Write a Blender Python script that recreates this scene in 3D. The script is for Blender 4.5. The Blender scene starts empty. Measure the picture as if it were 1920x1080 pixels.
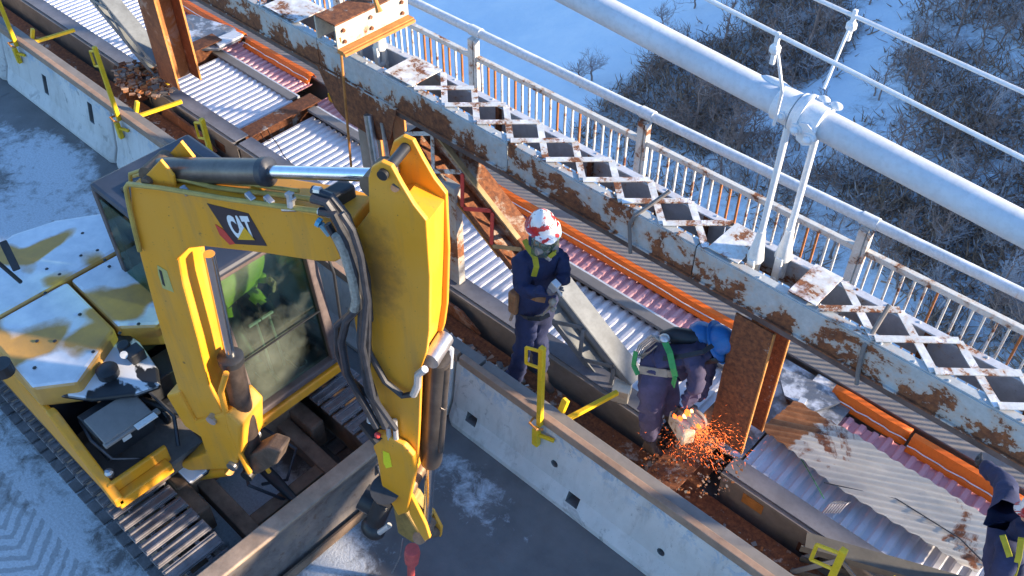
import bpy, bmesh, math, random
from mathutils import Vector, Matrix, noise as mnoise
random.seed(7)
R=math.radians
SC=bpy.context.scene
COL=SC.collection
# ------------------------------------------------------------------ camera
CAMZ=7.0; FPX=1808.0
TH=R(44.3); AZ=R(132.7)
FW=Vector((math.cos(AZ)*math.cos(TH),math.sin(AZ)*math.cos(TH),-math.sin(TH)))
RT=Vector((math.sin(AZ),-math.cos(AZ),0)); UP=RT.cross(FW)
CAM=Vector((0,0,CAMZ))
cd=bpy.data.cameras.new('camera'); cam=bpy.data.objects.new('camera',cd); COL.objects.link(cam)
cd.sensor_width=36; cd.lens=36*FPX/1920; cd.clip_start=.05; cd.clip_end=3000
M=Matrix((RT,UP,-FW)).transposed().to_4x4(); M.translation=CAM; cam.matrix_world=M
SC.camera=cam
# ------------------------------------------------------------------ light
SUN_AZ=R(32); SUN_EL=R(15)
w=bpy.data.worlds.new('World'); SC.world=w; w.use_nodes=True
nt=w.node_tree; bg=nt.nodes['Background']
sky=nt.nodes.new('ShaderNodeTexSky'); sky.sky_type='NISHITA'; sky.sun_disc=False
sky.sun_elevation=SUN_EL; sky.sun_rotation=R(90)-SUN_AZ
sky.ozone_density=4.6; sky.dust_density=.4; sky.air_density=1.
nt.links.new(sky.outputs[0],bg.inputs[0]); bg.inputs[1].default_value=.15
sd=bpy.data.lights.new('sun','SUN'); sd.energy=4.6; sd.angle=R(2.); sd.color=(1,.80,.58)
so=bpy.data.objects.new('sun',sd); COL.objects.link(so)
SD=Vector((math.cos(SUN_EL)*math.cos(SUN_AZ),math.cos(SUN_EL)*math.sin(SUN_AZ),math.sin(SUN_EL)))
so.rotation_euler=SD.to_track_quat('Z','Y').to_euler(); so.location=(20,20,20)
SC.view_settings.view_transform='Standard'; SC.view_settings.look='None'
SC.view_settings.exposure=1.5; SC.view_settings.gamma=1
# ------------------------------------------------------------------ measuring (pixel of the photo on a known world plane -> point)
def ray(x,y): return FW*FPX+RT*(x-960)+UP*(540-y)
def aZ(x,y,z=0.):
    d=ray(x,y); return CAM+d*((z-CAM.z)/d.z)
def aY(x,y,Y):
    d=ray(x,y); return CAM+d*((Y-CAM.y)/d.y)
def aX(x,y,X):
    d=ray(x,y); return CAM+d*((X-CAM.x)/d.x)
def V(*a): return Vector(a)
# ------------------------------------------------------------------ mesh builder
class MB:
    def __init__(s): s.v=[]; s.f=[]; s.m=[]
    def add(s,vs,fs,mi=0):
        n=len(s.v); s.v+= [Vector(p) for p in vs]; s.f+=[tuple(i+n for i in f) for f in fs]; s.m+=[mi]*len(fs); return s
    def box(s,c,sz,rot=None,mi=0):
        c=Vector(c); h=[k/2 for k in sz]; vs=[]
        for x in(-1,1):
            for y in(-1,1):
                for z in(-1,1):
                    p=Vector((x*h[0],y*h[1],z*h[2])); 
                    if rot is not None: p=rot@p
                    vs.append(c+p)
        return s.add(vs,[(0,1,3,2),(4,6,7,5),(0,4,5,1),(2,3,7,6),(0,2,6,4),(1,5,7,3)],mi)
    def bb(s,x0,x1,y0,y1,z0,z1,mi=0): return s.box(((x0+x1)/2,(y0+y1)/2,(z0+z1)/2),(x1-x0,y1-y0,z1-z0),None,mi)
    def beam(s,a,b,w,h,up=(0,0,1),mi=0):
        a=Vector(a); b=Vector(b); d=(b-a); L=d.length; d.normalize(); up=Vector(up)
        x=d.cross(up)
        if x.length<1e-4: x=d.cross(Vector((1,0,0)))
        x.normalize(); z=x.cross(d)
        return s.box((a+b)/2,(w,L,h),Matrix((x,d,z)).transposed(),mi)
    def tube(s,pts,r,n=8,mi=0,cap=True):
        pts=[Vector(p) for p in pts]; m=len(pts); rings=[]; prev=None
        for i,p in enumerate(pts):
            t=(pts[min(i+1,m-1)]-pts[max(i-1,0)]).normalized()
            if prev is None:
                a=t.cross(Vector((0,0,1)))
                if a.length<1e-3: a=t.cross(Vector((1,0,0)))
            else: a=prev-t*prev.dot(t)
            a.normalize(); prev=a; b=t.cross(a); rr=r[i] if isinstance(r,(list,tuple)) else r
            rings.append([p+a*(rr*math.cos(2*math.pi*k/n))+b*(rr*math.sin(2*math.pi*k/n)) for k in range(n)])
        vs=[q for g in rings for q in g]; fs=[]
        for i in range(m-1):
            for k in range(n): fs.append((i*n+k,i*n+(k+1)%n,(i+1)*n+(k+1)%n,(i+1)*n+k))
        if cap: fs.append(tuple(range(n))[::-1]); fs.append(tuple((m-1)*n+k for k in range(n)))
        return s.add(vs,fs,mi)
    def prism(s,poly,off,mi=0):
        poly=[Vector(p) for p in poly]; off=Vector(off); n=len(poly)
        fs=[tuple(range(n))[::-1],tuple(n+i for i in range(n))]+[(i,(i+1)%n,n+(i+1)%n,n+i) for i in range(n)]
        return s.add(poly+[p+off for p in poly],fs,mi)
    def ball(s,c,r,n=8,mi=0,sc=(1,1,1)):
        c=Vector(c); vs=[];fs=[]; m=max(4,n//2+1)
        for i in range(m+1):
            a=math.pi*i/m
            for k in range(n): vs.append(c+Vector((r*sc[0]*math.sin(a)*math.cos(2*math.pi*k/n),r*sc[1]*math.sin(a)*math.sin(2*math.pi*k/n),r*sc[2]*math.cos(a))))
        for i in range(m):
            for k in range(n): fs.append((i*n+k,(i+1)*n+k,(i+1)*n+(k+1)%n,i*n+(k+1)%n))
        return s.add(vs,fs,mi)
    def build(s,name,mats,parent=None,smooth=False,bev=0,kind=None,label=None,cat=None,group=None):
        if not isinstance(mats,(list,tuple)): mats=[mats]
        if parent is not None: o0=WL(parent)
        else:
            mn=[min(p[i] for p in s.v) for i in range(3)]; mx=[max(p[i] for p in s.v) for i in range(3)]
            o0=Vector(((mn[0]+mx[0])/2,(mn[1]+mx[1])/2,mn[2]))
        me=bpy.data.meshes.new(name); me.from_pydata([tuple(p-o0) for p in s.v],[],s.f)
        for m in mats: me.materials.append(m)
        me.polygons.foreach_set('material_index',s.m)
        bm=bmesh.new(); bm.from_mesh(me); bmesh.ops.recalc_face_normals(bm,faces=bm.faces); bm.to_mesh(me); bm.free()
        if smooth:
            me.polygons.foreach_set('use_smooth',[True]*len(me.polygons))
            try: me.set_sharp_from_angle(angle=R(40))
            except Exception: pass
        o=bpy.data.objects.new(name,me); COL.objects.link(o)
        if parent is not None: o.parent=parent; o['_w']=list(o0)
        else: o.location=o0; o['_w']=list(o0)
        if bev:
            b=o.modifiers.new('bevel','BEVEL'); b.width=bev; b.segments=2; b.limit_method='ANGLE'; b.angle_limit=R(35); b.harden_normals=False
        return tag(o,label,cat,group,kind)
def WL(o): return Vector(o['_w'])
def tag(o,label=None,cat=None,group=None,kind=None):
    if label: o['label']=label
    if cat: o['category']=cat
    if group: o['group']=group
    if kind: o['kind']=kind
    return o
def thing(name,loc,label,cat,group=None):
    o=bpy.data.objects.new(name,None); COL.objects.link(o); o.location=loc; o['_w']=list(loc); o.empty_display_size=.2
    return tag(o,label,cat,group)
def dup(o,loc=None,parent=None,rot=None,label=None,group=None):
    c=o.copy(); COL.objects.link(c)
    if parent is not None: c.parent=parent
    if loc is not None: c.location=loc; c['_w']=list(loc)
    if rot is not None: c.rotation_euler=rot
    if label: c['label']=label
    if group: c['group']=group
    for ch in list(o.children): dup(ch,parent=c)
    return c
# ------------------------------------------------------------------ materials
class NM:
    def __init__(s,name):
        s.m=bpy.data.materials.new(name); s.m.use_nodes=True; s.t=s.m.node_tree; s.b=s.t.nodes['Principled BSDF']
        s.co=None
    def n(s,t,**k):
        o=s.t.nodes.new(t)
        for a,b in k.items(): setattr(o,a,b)
        return o
    def l(s,a,b): s.t.links.new(a,b)
    def coord(s,scale=(1,1,1)):
        tc=s.n('ShaderNodeTexCoord'); oi=s.n('ShaderNodeObjectInfo'); mu=s.n('ShaderNodeMath',operation='MULTIPLY'); mu.inputs[1].default_value=37.
        s.l(oi.outputs['Random'],mu.inputs[0]); ad=s.n('ShaderNodeVectorMath',operation='ADD')
        s.l(tc.outputs['Object'],ad.inputs[0]); s.l(mu.outputs[0],ad.inputs[1])
        mp=s.n('ShaderNodeMapping'); mp.inputs['Scale'].default_value=scale; s.l(ad.outputs[0],mp.inputs['Vector']); return mp.outputs[0]
    def noise(s,co,scale,detail=6,rough=.6,dist=0.):
        o=s.n('ShaderNodeTexNoise'); o.inputs['Scale'].default_value=scale; o.inputs['Detail'].default_value=detail
        o.inputs['Roughness'].default_value=rough; o.inputs['Distortion'].default_value=dist; s.l(co,o.inputs['Vector']); return o.outputs['Fac']
    def ramp(s,fac,stops,interp='LINEAR'):
        o=s.n('ShaderNodeValToRGB'); cr=o.color_ramp; cr.interpolation=interp
        while len(cr.elements)<len(stops): cr.elements.new(.5)
        for e,(p,c) in zip(cr.elements,stops):
            e.position=p; e.color=(*c,1) if len(c)==3 else c
        s.l(fac,o.inputs[0]); return o.outputs[0]
    def fr(s,fac,a,b):   # 0..1 step ramp
        return s.ramp(fac,[(a,(0,0,0)),(b,(1,1,1))])
    def mix(s,fac,a,b,mode='MIX'):
        o=s.n('ShaderNodeMix',data_type='RGBA',blend_type=mode)
        for i,q in((0,fac),(6,a),(7,b)):
            if isinstance(q,(int,float)): o.inputs[i].default_value=q
            elif isinstance(q,tuple): o.inputs[i].default_value=(*q,1)
            else: s.l(q,o.inputs[i])
        return o.outputs[2]
    def math(s,op,a,b=0.):
        o=s.n('ShaderNodeMath',operation=op)
        for i,q in((0,a),(1,b)):
            if isinstance(q,(int,float)): o.inputs[i].default_value=q
            else: s.l(q,o.inputs[i])
        return o.outputs[0]
    def bump(s,h,st=.3,d=.01):
        o=s.n('ShaderNodeBump'); o.inputs['Strength'].default_value=st; o.inputs['Distance'].default_value=d; s.l(h,o.inputs['Height']); s.l(o.outputs[0],s.b.inputs['Normal'])
    def fin(s,col,rough=.6,metal=0.,spec=None):
        for k,q in(('Base Color',col),('Roughness',rough),('Metallic',metal)):
            if isinstance(q,(int,float)): s.b.inputs[k].default_value=q
            elif isinstance(q,tuple): s.b.inputs[k].default_value=(*q,1)
            else: s.l(q,s.b.inputs[k])
        if spec is not None: s.b.inputs['Specular IOR Level'].default_value=spec
        return s.m
    def upz(s,a=.5,b=.9):
        g=s.n('ShaderNodeNewGeometry'); sp=s.n('ShaderNodeSeparateXYZ'); s.l(g.outputs['Normal'],sp.inputs[0]); return s.fr(sp.outputs[2],a,b)
RUST=[(.25,(.045,.018,.010)),(.45,(.14,.050,.022)),(.62,(.26,.095,.035)),(.8,(.36,.16,.07))]
def m_plain(name,col,rough=.6,metal=0.,var=.25,sc=6,bump=.15):
    n=NM(name); co=n.coord(); f=n.noise(co,sc,8,.65); f2=n.noise(co,sc*9,4,.6)
    a=tuple(c*(1-var) for c in col); b=tuple(min(1,c*(1+var)) for c in col)
    c=n.mix(n.fr(f,.3,.7),a,b); c=n.mix(n.math('MULTIPLY',n.fr(f2,.45,.75),.3),c,tuple(k*.55 for k in col))
    n.bump(f2,bump,.004); return n.fin(c,rough,metal)
def m_rustpaint(name,paint,lo=.5,hi=.56,sc=2.2,frost=.0,str_=(1,1,1),zg=None):
    n=NM(name); co=n.coord(str_); f=n.noise(co,sc,12,.68,.4); f2=n.noise(co,sc*8,8,.7); f3=n.noise(co,sc*26,4,.6)
    g=n.math('ADD',f,n.math('MULTIPLY',n.math('SUBTRACT',f2,.5),.30))
    if zg:
        ge=n.n('ShaderNodeNewGeometry'); sz=n.n('ShaderNodeSeparateXYZ'); n.l(ge.outputs['Position'],sz.inputs[0]); g=n.math('ADD',g,n.math('MULTIPLY',n.math('SUBTRACT',zg,sz.outputs[2]),.42))
        sk=n.n('ShaderNodeMapping'); sk.inputs['Scale'].default_value=(9,9,.9); n.l(co,sk.inputs['Vector']); g=n.math('ADD',g,n.math('MULTIPLY',n.math('SUBTRACT',n.noise(sk.outputs[0],1.,5,.6),.5),.16))
    mask=n.fr(g,lo,hi)
    pc=n.mix(n.fr(f2,.35,.7),tuple(c*.82 for c in paint),tuple(min(1,c*1.12) for c in paint))
    st=n.fr(g,lo-.07,lo+.01); pc=n.mix(n.math('MULTIPLY',st,.55),pc,(.42,.27,.16))
    pc=n.mix(n.math('MULTIPLY',n.fr(f3,.66,.72),.6),pc,(.20,.12,.09))
    rc=n.ramp(f2,RUST); rc=n.mix(n.math('MULTIPLY',n.fr(f3,.5,.7),.4),rc,(.10,.045,.03))
    c=n.mix(mask,pc,rc)
    if frost>0:
        fm=n.math('MULTIPLY',n.upz(.6,.95),n.fr(n.noise(co,sc*1.7,6,.6),.55-frost*.3,.62)); c=n.mix(fm,c,(.75,.78,.82))
    n.bump(n.math('SUBTRACT',n.math('MULTIPLY',f3,.5),mask),.5,.004)
    r=n.mix(mask,(.45,)*3,(.9,)*3); return n.fin(c,r)
def m_rust(name,sc=3.,dark=1.,orange=0.):
    n=NM(name); co=n.coord(); f=n.noise(co,sc,12,.7,.6); f2=n.noise(co,sc*10,6,.65)
    st=[(p,tuple(c*dark for c in k)) for p,k in RUST]
    c=n.ramp(n.math('ADD',n.math('MULTIPLY',f,.7),n.math('MULTIPLY',f2,.3)),st)
    if orange: c=n.mix(orange,c,(.50,.20,.04))
    c=n.mix(n.math('MULTIPLY',n.fr(f,.56,.62),.35),c,(.42,.40,.36))
    n.bump(f2,.6,.006); return n.fin(c,.88)
M_={}
M_['chord']=m_rustpaint('weathered_grey_paint',(.44,.48,.49),.495,.52,2.3,0,(1,1,1),2.09)
M_['chord_l']=m_rustpaint('lacing_paint',(.60,.63,.63),.525,.56,4.5,.2)
M_['rail']=m_rustpaint('railing_paint',(.62,.64,.62),.56,.62,5.)
M_['railtop']=m_rustpaint('pale_rail_paint',(.60,.66,.70),.68,.74,4.,.2)
M_['balr']=m_rust('rusty_baluster_steel',8.,1.5,.35)
M_['rust']=m_rust('deep_rust',3.,1.0)
M_['rusto']=m_rust('orange_and_sunlit_rust',3.,1.6,.30)  # brighter rust; on the post webs it carries painted sunlight
M_['rustp']=m_rustpaint('mostly_rusted_paint',(.40,.42,.42),.36,.42,3.)
M_['grime']=m_plain('grimy_steel',(.17,.155,.145),.75,0,.35,3,.4)
M_['flange']=m_plain('frosted_dark_flange',(.15,.155,.18),.6,0,.3,2.5,.3)
M_['web']=m_plain('tan_grey_steel',(.25,.22,.19),.75,0,.3,2,.3)
M_['strip']=m_plain('grey_brown_beam',(.23,.215,.20),.7,0,.2,1.5,.2)
M_['diag']=m_plain('blue_grey_lattice',(.20,.22,.23),.6,0,.3,4,.2)
M_['catY']=None
def m_cat():
    n=NM('yellow_machine_paint'); co=n.coord(); f=n.noise(co,1.6,8,.6); f2=n.noise(co,18,6,.7); f3=n.noise(co,5,10,.72,.5)
    c=n.mix(n.fr(f,.3,.7),(.70,.29,.012),(.84,.37,.018))
    c=n.mix(n.math('MULTIPLY',n.fr(f,.45,.75),.38),c,(.46,.27,.10))
    c=n.mix(n.math('MULTIPLY',n.fr(f3,.66,.70),.75),c,(.12,.075,.03))
    c=n.mix(n.math('MULTIPLY',n.fr(f2,.62,.75),.25),c,(.35,.25,.10))
    mk=n.n('ShaderNodeMapping'); mk.inputs['Scale'].default_value=(7,7,.7); n.l(co,mk.inputs['Vector']); f5=n.noise(mk.outputs[0],1.2,7,.65)
    c=n.mix(n.math('MULTIPLY',n.fr(f5,.50,.72),.42),c,(.30,.19,.08)); f6=n.noise(co,60,3,.6); c=n.mix(n.math('MULTIPLY',n.fr(f6,.68,.72),.7),c,(.10,.07,.04))
    vv=n.n('ShaderNodeTexVoronoi'); vv.inputs['Scale'].default_value=5; n.l(co,vv.inputs['Vector']); c=n.mix(n.math('MULTIPLY',n.fr(n.math('SUBTRACT',1.,vv.outputs['Distance']),.93,.96),.7),c,(.08,.05,.03))
    n.bump(f2,.15,.004); return n.fin(c,n.mix(f,(.35,)*3,(.65,)*3))
M_['catY']=m_cat()
M_['snowtmp']=None
def m_hood():
    n=NM('snow_dusted_yellow_hood'); co=n.coord(); f=n.noise(co,1.55,2,.4,.3); f2=n.noise(co,20,5,.6); f4=n.noise(co,6,6,.6)
    y=n.mix(n.fr(f4,.3,.7),(.48,.26,.07),(.64,.34,.07))
    g=n.math('ADD',f,n.math('MULTIPLY',n.math('SUBTRACT',f4,.5),.05))
    sm=n.math('MULTIPLY',n.fr(g,.405,.445),n.upz(.35,.8))
    s=n.mix(n.fr(f4,.3,.75),(.60,.64,.68),(.86,.87,.88))
    n.bump(n.math('ADD',n.math('MULTIPLY',f2,.3),sm),.5,.012)
    return n.fin(n.mix(sm,y,s),.6)
M_['hood']=m_hood()
def m_snowblack():
    n=NM('snow_dusted_black_cover'); co=n.coord(); f=n.noise(co,3.2,4,.5,.4); f4=n.noise(co,14,6,.6)
    sm=n.math('MULTIPLY',n.fr(n.math('ADD',f,n.math('MULTIPLY',n.math('SUBTRACT',f4,.5),.12)),.47,.50),n.upz(.3,.7))
    return n.fin(n.mix(sm,(.018,.020,.024),(.72,.75,.78)),.4)
M_['snowblack']=m_snowblack()
M_['black']=m_plain('black_plastic',(.022,.024,.028),.45,0,.4,8,.1)
M_['rubber']=m_plain('black_rubber_hose',(.03,.033,.042),.42,0,.4,20,.1)
M_['cablep']=m_plain('frosted_blue_white_cable_paint',(.56,.61,.66),.6,0,.10,3,.35)
M_['cyl']=m_plain('dark_cylinder_barrel',(.12,.105,.095),.35,.6,.4,5,.1)
M_['chrome']=m_plain('chromed_rod',(.70,.72,.75),.18,1.,.05,4,.02)
M_['steel']=m_plain('bare_steel_fitting',(.45,.46,.48),.35,.8,.3,10,.1)
M_['silver']=m_plain('bright_fitting',(.6,.6,.6),.3,.5,.1,10,.1)
M_['mud']=m_plain('muddy_steel',(.16,.11,.075),.8,0,.5,5,.5)
M_['shoe']=m_plain('worn_shoe_steel',(.17,.16,.165),.65,.2,.45,7,.5)
def m_blade():
    n=NM('worn_blade_steel'); co=n.coord(); f=n.noise(co,3,8,.65,.4); f2=n.noise(co,16,6,.7)
    c=n.ramp(f,[(.3,(.10,.09,.085)),(.5,(.22,.20,.19)),(.7,(.33,.27,.20))]); c=n.mix(n.math('MULTIPLY',n.fr(f2,.55,.65),.6),c,(.12,.07,.04))
    n.bump(f2,.4,.004); return n.fin(c,.5,.4)
M_['blade']=m_blade()
M_['yel']=m_plain('yellow_clamp_and_sunlit_steel',(.80,.50,.015),.45,0,.15,10,.1)
M_['orange']=m_plain('orange_barrier_sheet',(1.0,.17,.006),.55,0,.12,4,.25)
M_['frost']=m_plain('frosted_white_paint',(.72,.75,.77),.55,0,.08,5,.25)
M_['socket']=m_plain('white_socket_casting',(.74,.74,.72),.6,0,.15,14,.3)
M_['red']=m_plain('red_paint',(.62,.05,.045),.5,0,.2,9,.1)
M_['cream']=m_rustpaint('cream_paint',(.58,.53,.42),.60,.66,3.)
M_['orust']=m_plain('rusty_and_sunlit_edge',(.52,.22,.055),.75,0,.3,7,.3)
M_['wood']=m_plain('frosted_timber',(.36,.24,.17),.8,0,.3,3,.3)
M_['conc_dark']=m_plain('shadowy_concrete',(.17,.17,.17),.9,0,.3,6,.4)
M_['white']=m_plain('white_label',(.7,.7,.68),.6,0,.05,5,.05)
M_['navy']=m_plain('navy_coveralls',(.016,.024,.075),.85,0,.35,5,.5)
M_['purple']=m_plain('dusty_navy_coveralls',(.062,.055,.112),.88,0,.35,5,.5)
M_['hiviz']=m_plain('hi_vis_yellow_green',(.56,.66,.04),.7,0,.15,8,.2)
M_['skin']=m_plain('skin',(.50,.29,.21),.55,0,.08,12,.1)
M_['glove']=m_plain('grey_work_glove',(.16,.14,.15),.85,0,.3,14,.3)
M_['boot']=m_plain('brown_boot',(.06,.04,.03),.7,0,.3,14,.3)
M_['harness']=m_plain('yellow_green_webbing',(.36,.34,.02),.7,0,.2,20,.2)
M_['harnessg']=m_plain('green_webbing',(.06,.36,.10),.7,0,.2,20,.2)
M_['tan']=m_plain('tan_belt',(.36,.30,.24),.7,0,.2,20,.2)
M_['blue']=m_plain('blue_hard_hat',(.02,.15,.42),.4,0,.12,9,.1)
M_['leather']=m_plain('tan_leather_pouch',(.30,.14,.06),.7,0,.3,14,.3)
def m_helmet():
    n=NM('white_hard_hat_red_stickers'); co=n.coord(); f=n.n('ShaderNodeTexVoronoi'); f.inputs['Scale'].default_value=17; n.l(co,f.inputs['Vector'])
    g=n.noise(co,11,3,.5,.8)
    c=n.mix(n.fr(g,.53,.56),(.80,.80,.78),(.55,.03,.03)); c=n.mix(n.fr(n.noise(co,30,2),.62,.66),c,(.12,.12,.14))
    return n.fin(c,.3)
M_['helmet']=m_helmet()
def m_conc():
    n=NM('weathered_barrier_concrete'); co=n.coord(); f=n.noise(co,1.6,8,.65,.3); f2=n.noise(co,12,8,.7); f3=n.noise(co,4,10,.7,.8)
    c=n.ramp(f,[(.3,(.50,.47,.44)),(.55,(.62,.59,.56)),(.75,(.70,.68,.65))]); c=n.mix(n.math('MULTIPLY',n.fr(f3,.60,.66),.6),c,(.20,.18,.17))
    g=n.n('ShaderNodeNewGeometry'); sp=n.n('ShaderNodeSeparateXYZ'); n.l(g.outputs['Position'],sp.inputs[0])
    # flaked frost and blue paint remains near the top edge
    topm=n.math('MULTIPLY',n.fr(sp.outputs[2],.50,.72),n.fr(n.noise(co,9,9,.75,.5),.52,.56))
    c=n.mix(n.math('MULTIPLY',topm,.75),c,(.22,.36,.52))
    mk=n.n('ShaderNodeMapping'); mk.inputs['Scale'].default_value=(5,5,.8); n.l(co,mk.inputs['Vector']); f5=n.noise(mk.outputs[0],1.5,8,.7)
    c=n.mix(n.math('MULTIPLY',n.fr(f5,.52,.70),.5),c,(.24,.21,.18)); c=n.mix(n.math('MULTIPLY',n.fr(n.noise(co,.9,5,.6),.5,.62),.35),c,(.70,.69,.68))
    vv=n.n('ShaderNodeTexVoronoi'); vv.inputs['Scale'].default_value=34; n.l(co,vv.inputs['Vector']); c=n.mix(n.math('MULTIPLY',n.fr(n.math('SUBTRACT',1.,vv.outputs['Distance']),.90,.94),.8),c,(.12,.11,.10))
    n.bump(n.math('ADD',f2,f3),.35,.006); return n.fin(c,.85)
M_['conc']=m_conc()
def m_road():
    n=NM('snow_streaked_roadway'); g=n.n('ShaderNodeNewGeometry'); mp=n.n('ShaderNodeMapping'); n.l(g.outputs['Position'],mp.inputs['Vector']); co=mp.outputs[0]
    f=n.noise(co,1.05,3,.5,.5); f2=n.noise(co,7,10,.75,.4); f3=n.noise(co,45,6,.7)
    c=n.mix(n.fr(n.noise(co,3,8,.6),.3,.7),(.11,.105,.105),(.18,.172,.17))
    # regions of the road that hold packed snow
    sp=n.n('ShaderNodeSeparateXYZ'); n.l(g.outputs['Position'],sp.inputs[0]); X=sp.outputs[0]; Y=sp.outputs[1]
    def blob(cx,cy,rx,ry):
        a=n.math('DIVIDE',n.math('SUBTRACT',X,cx),rx); b=n.math('DIVIDE',n.math('SUBTRACT',Y,cy),ry)
        d=n.math('ADD',n.math('MULTIPLY',a,a),n.math('MULTIPLY',b,b)); return n.math('MAXIMUM',n.math('SUBTRACT',1.,d),0.)
    reg=None
    for q in ROADSNOW:
        b=n.math('MULTIPLY',blob(*q[:4]),q[4]); reg=b if reg is None else n.math('MAXIMUM',reg,b)
    h=n.math('ADD',n.math('ADD',n.math('MULTIPLY',reg,.42),n.math('MULTIPLY',f,.55)),n.math('MULTIPLY',n.math('SUBTRACT',f2,.5),.75))
    sm=n.fr(h,.50,.66)
    sm=n.math('MULTIPLY',sm,n.math('ADD',n.math('MULTIPLY',n.fr(f3,.30,.60),.35),.60))
    # chevron marks pressed by the machine's tracks
    chm=n.math('SINE',n.math('MULTIPLY',n.math('ADD',n.math('ADD',X,n.math('MULTIPLY',n.math('ABSOLUTE',n.math('SUBTRACT',Y,.33)),.9)),n.math('MULTIPLY',f2,.12)),46.))
    band=n.math('LESS_THAN',n.math('ABSOLUTE',n.math('SUBTRACT',Y,.33)),.26)
    sm=n.math('MULTIPLY',sm,n.math('SUBTRACT',1.,n.math('MULTIPLY',n.math('MULTIPLY',band,n.fr(chm,-.1,.5)),.45)))
    c=n.mix(sm,c,(.62,.67,.72)); n.bump(n.math('ADD',f3,n.math('MULTIPLY',sm,2.)),.3,.008)
    return n.fin(c,n.mix(sm,(.42,)*3,(.8,)*3))
def rs(px,py,rx,ry,w): p=aZ(px,py,0); return (p.x,p.y,rx,ry,w)
ROADSNOW=[rs(60,300,1.5,.75,1.),rs(170,400,1.6,.7,.9),rs(20,440,2.,1.2,1.2),rs(900,940,.9,.42,.72),rs(60,930,2.6,.62,1.),rs(0,1060,2.2,.9,1.2),rs(600,1040,.8,.9,.85),rs(470,930,1.1,.75,1.15),rs(1010,880,.5,.25,.5)]
M_['road']=m_road()
def m_ground():
    n=NM('snow_ground'); g=n.n('ShaderNodeNewGeometry'); co=g.outputs['Position']; f=n.noise(co,.25,8,.65); f2=n.noise(co,2.2,8,.75,.6)
    c=n.mix(n.fr(f,.3,.7),(.66,.76,.86),(.84,.88,.92))
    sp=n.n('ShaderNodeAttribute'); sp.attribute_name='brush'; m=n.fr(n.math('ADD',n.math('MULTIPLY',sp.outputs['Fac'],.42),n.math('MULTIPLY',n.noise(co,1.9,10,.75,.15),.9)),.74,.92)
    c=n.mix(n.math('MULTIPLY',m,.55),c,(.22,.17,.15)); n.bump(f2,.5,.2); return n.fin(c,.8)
M_['ground']=m_ground()
M_['twig']=m_plain('bare_twig_bark',(.30,.20,.165),.9,0,.4,1,.1)
M_['twigf']=m_plain('frosted_twig_bark',(.46,.41,.42),.9,0,.4,1,.1)
M_['scrub']=m_plain('brown_winter_scrub',(.30,.19,.13),.9,0,.4,1,.1)
def m_sheet(name,base,tint=None,rust=None):
    n=NM(name); co=n.coord(); f=n.noise(co,1.8,6,.6); f2=n.noise(co,14,8,.7)
    c=n.mix(n.fr(f,.35,.65),tuple(k*.82 for k in base),base); c=n.mix(n.math('MULTIPLY',n.fr(f2,.55,.7),.25),c,(.25,.25,.28))
    if tint: c=n.mix(n.fr(f,.4,.6),c,tint)
    if rust is not None:
        g=n.noise(co,1.5,9,.7,.7); h=n.math('ADD',g,n.math('MULTIPLY',n.math('SUBTRACT',f2,.5),.25)); c=n.mix(n.fr(h,rust,rust+.06),c,n.ramp(f2,RUST))
        sp=n.n('ShaderNodeSeparateXYZ'); tc=n.n('ShaderNodeTexCoord'); n.l(tc.outputs['Object'],sp.inputs[0])
        e=n.fr(n.math('ADD',n.math('MULTIPLY',sp.outputs[0],-1.),n.math('MULTIPLY',g,.5)),.98,1.10); c=n.mix(e,c,n.mix(n.fr(f2,.3,.7),(.22,.08,.02),(.45,.19,.07)))
    n.bump(f2,.2,.003); return n.fin(c,.5,.05)
M_['sheet']=m_sheet('galvanised_sheet',(.80,.80,.84))
M_['pink']=m_sheet('glow_pink_sheet',(.72,.42,.46),(.66,.30,.32))  # pink is the orange barriers' glow put into the sheet colour
M_['oldsheet']=m_sheet('rusted_roofing_sheet',(.62,.58,.50),None,.54)
def m_glass():
    n=NM('dusty_cab_glass'); co=n.coord(); f=n.noise(co,3.5,6,.6)
    t=n.n('ShaderNodeBsdfTransparent'); t.inputs[0].default_value=(.55,.68,.61,1); g=n.n('ShaderNodeBsdfGlossy'); g.inputs['Roughness'].default_value=.08; g.inputs[0].default_value=(.9,.95,.95,1)
    d=n.n('ShaderNodeBsdfDiffuse'); d.inputs[0].default_value=(.42,.45,.38,1)
    m1=n.n('ShaderNodeMixShader'); m1.inputs[0].default_value=.07; n.l(t.outputs[0],m1.inputs[1]); n.l(g.outputs[0],m1.inputs[2])
    m2=n.n('ShaderNodeMixShader'); n.l(n.math('MULTIPLY',n.fr(n.noise(co,1.4,7,.6),  .46,.72),.20),m2.inputs[0]); n.l(m1.outputs[0],m2.inputs[1]); n.l(d.outputs[0],m2.inputs[2])
    n.l(m2.outputs[0],n.t.nodes['Material Output'].inputs[0]); return n.m
M_['glass']=m_glass()
def m_emit(name,col,st):
    n=NM(name); n.b.inputs['Emission Color'].default_value=(*col,1); n.b.inputs['Emission Strength'].default_value=st; return n.fin(col,.6)
M_['spark']=m_emit('glowing_spark',(1.,.17,.03),1.7); M_['flame']=m_emit('cutting_flame',(1.,.14,.02),1.1)
M_['flamec']=m_emit('flame_core',(1.,.45,.16),1.8)
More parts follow.
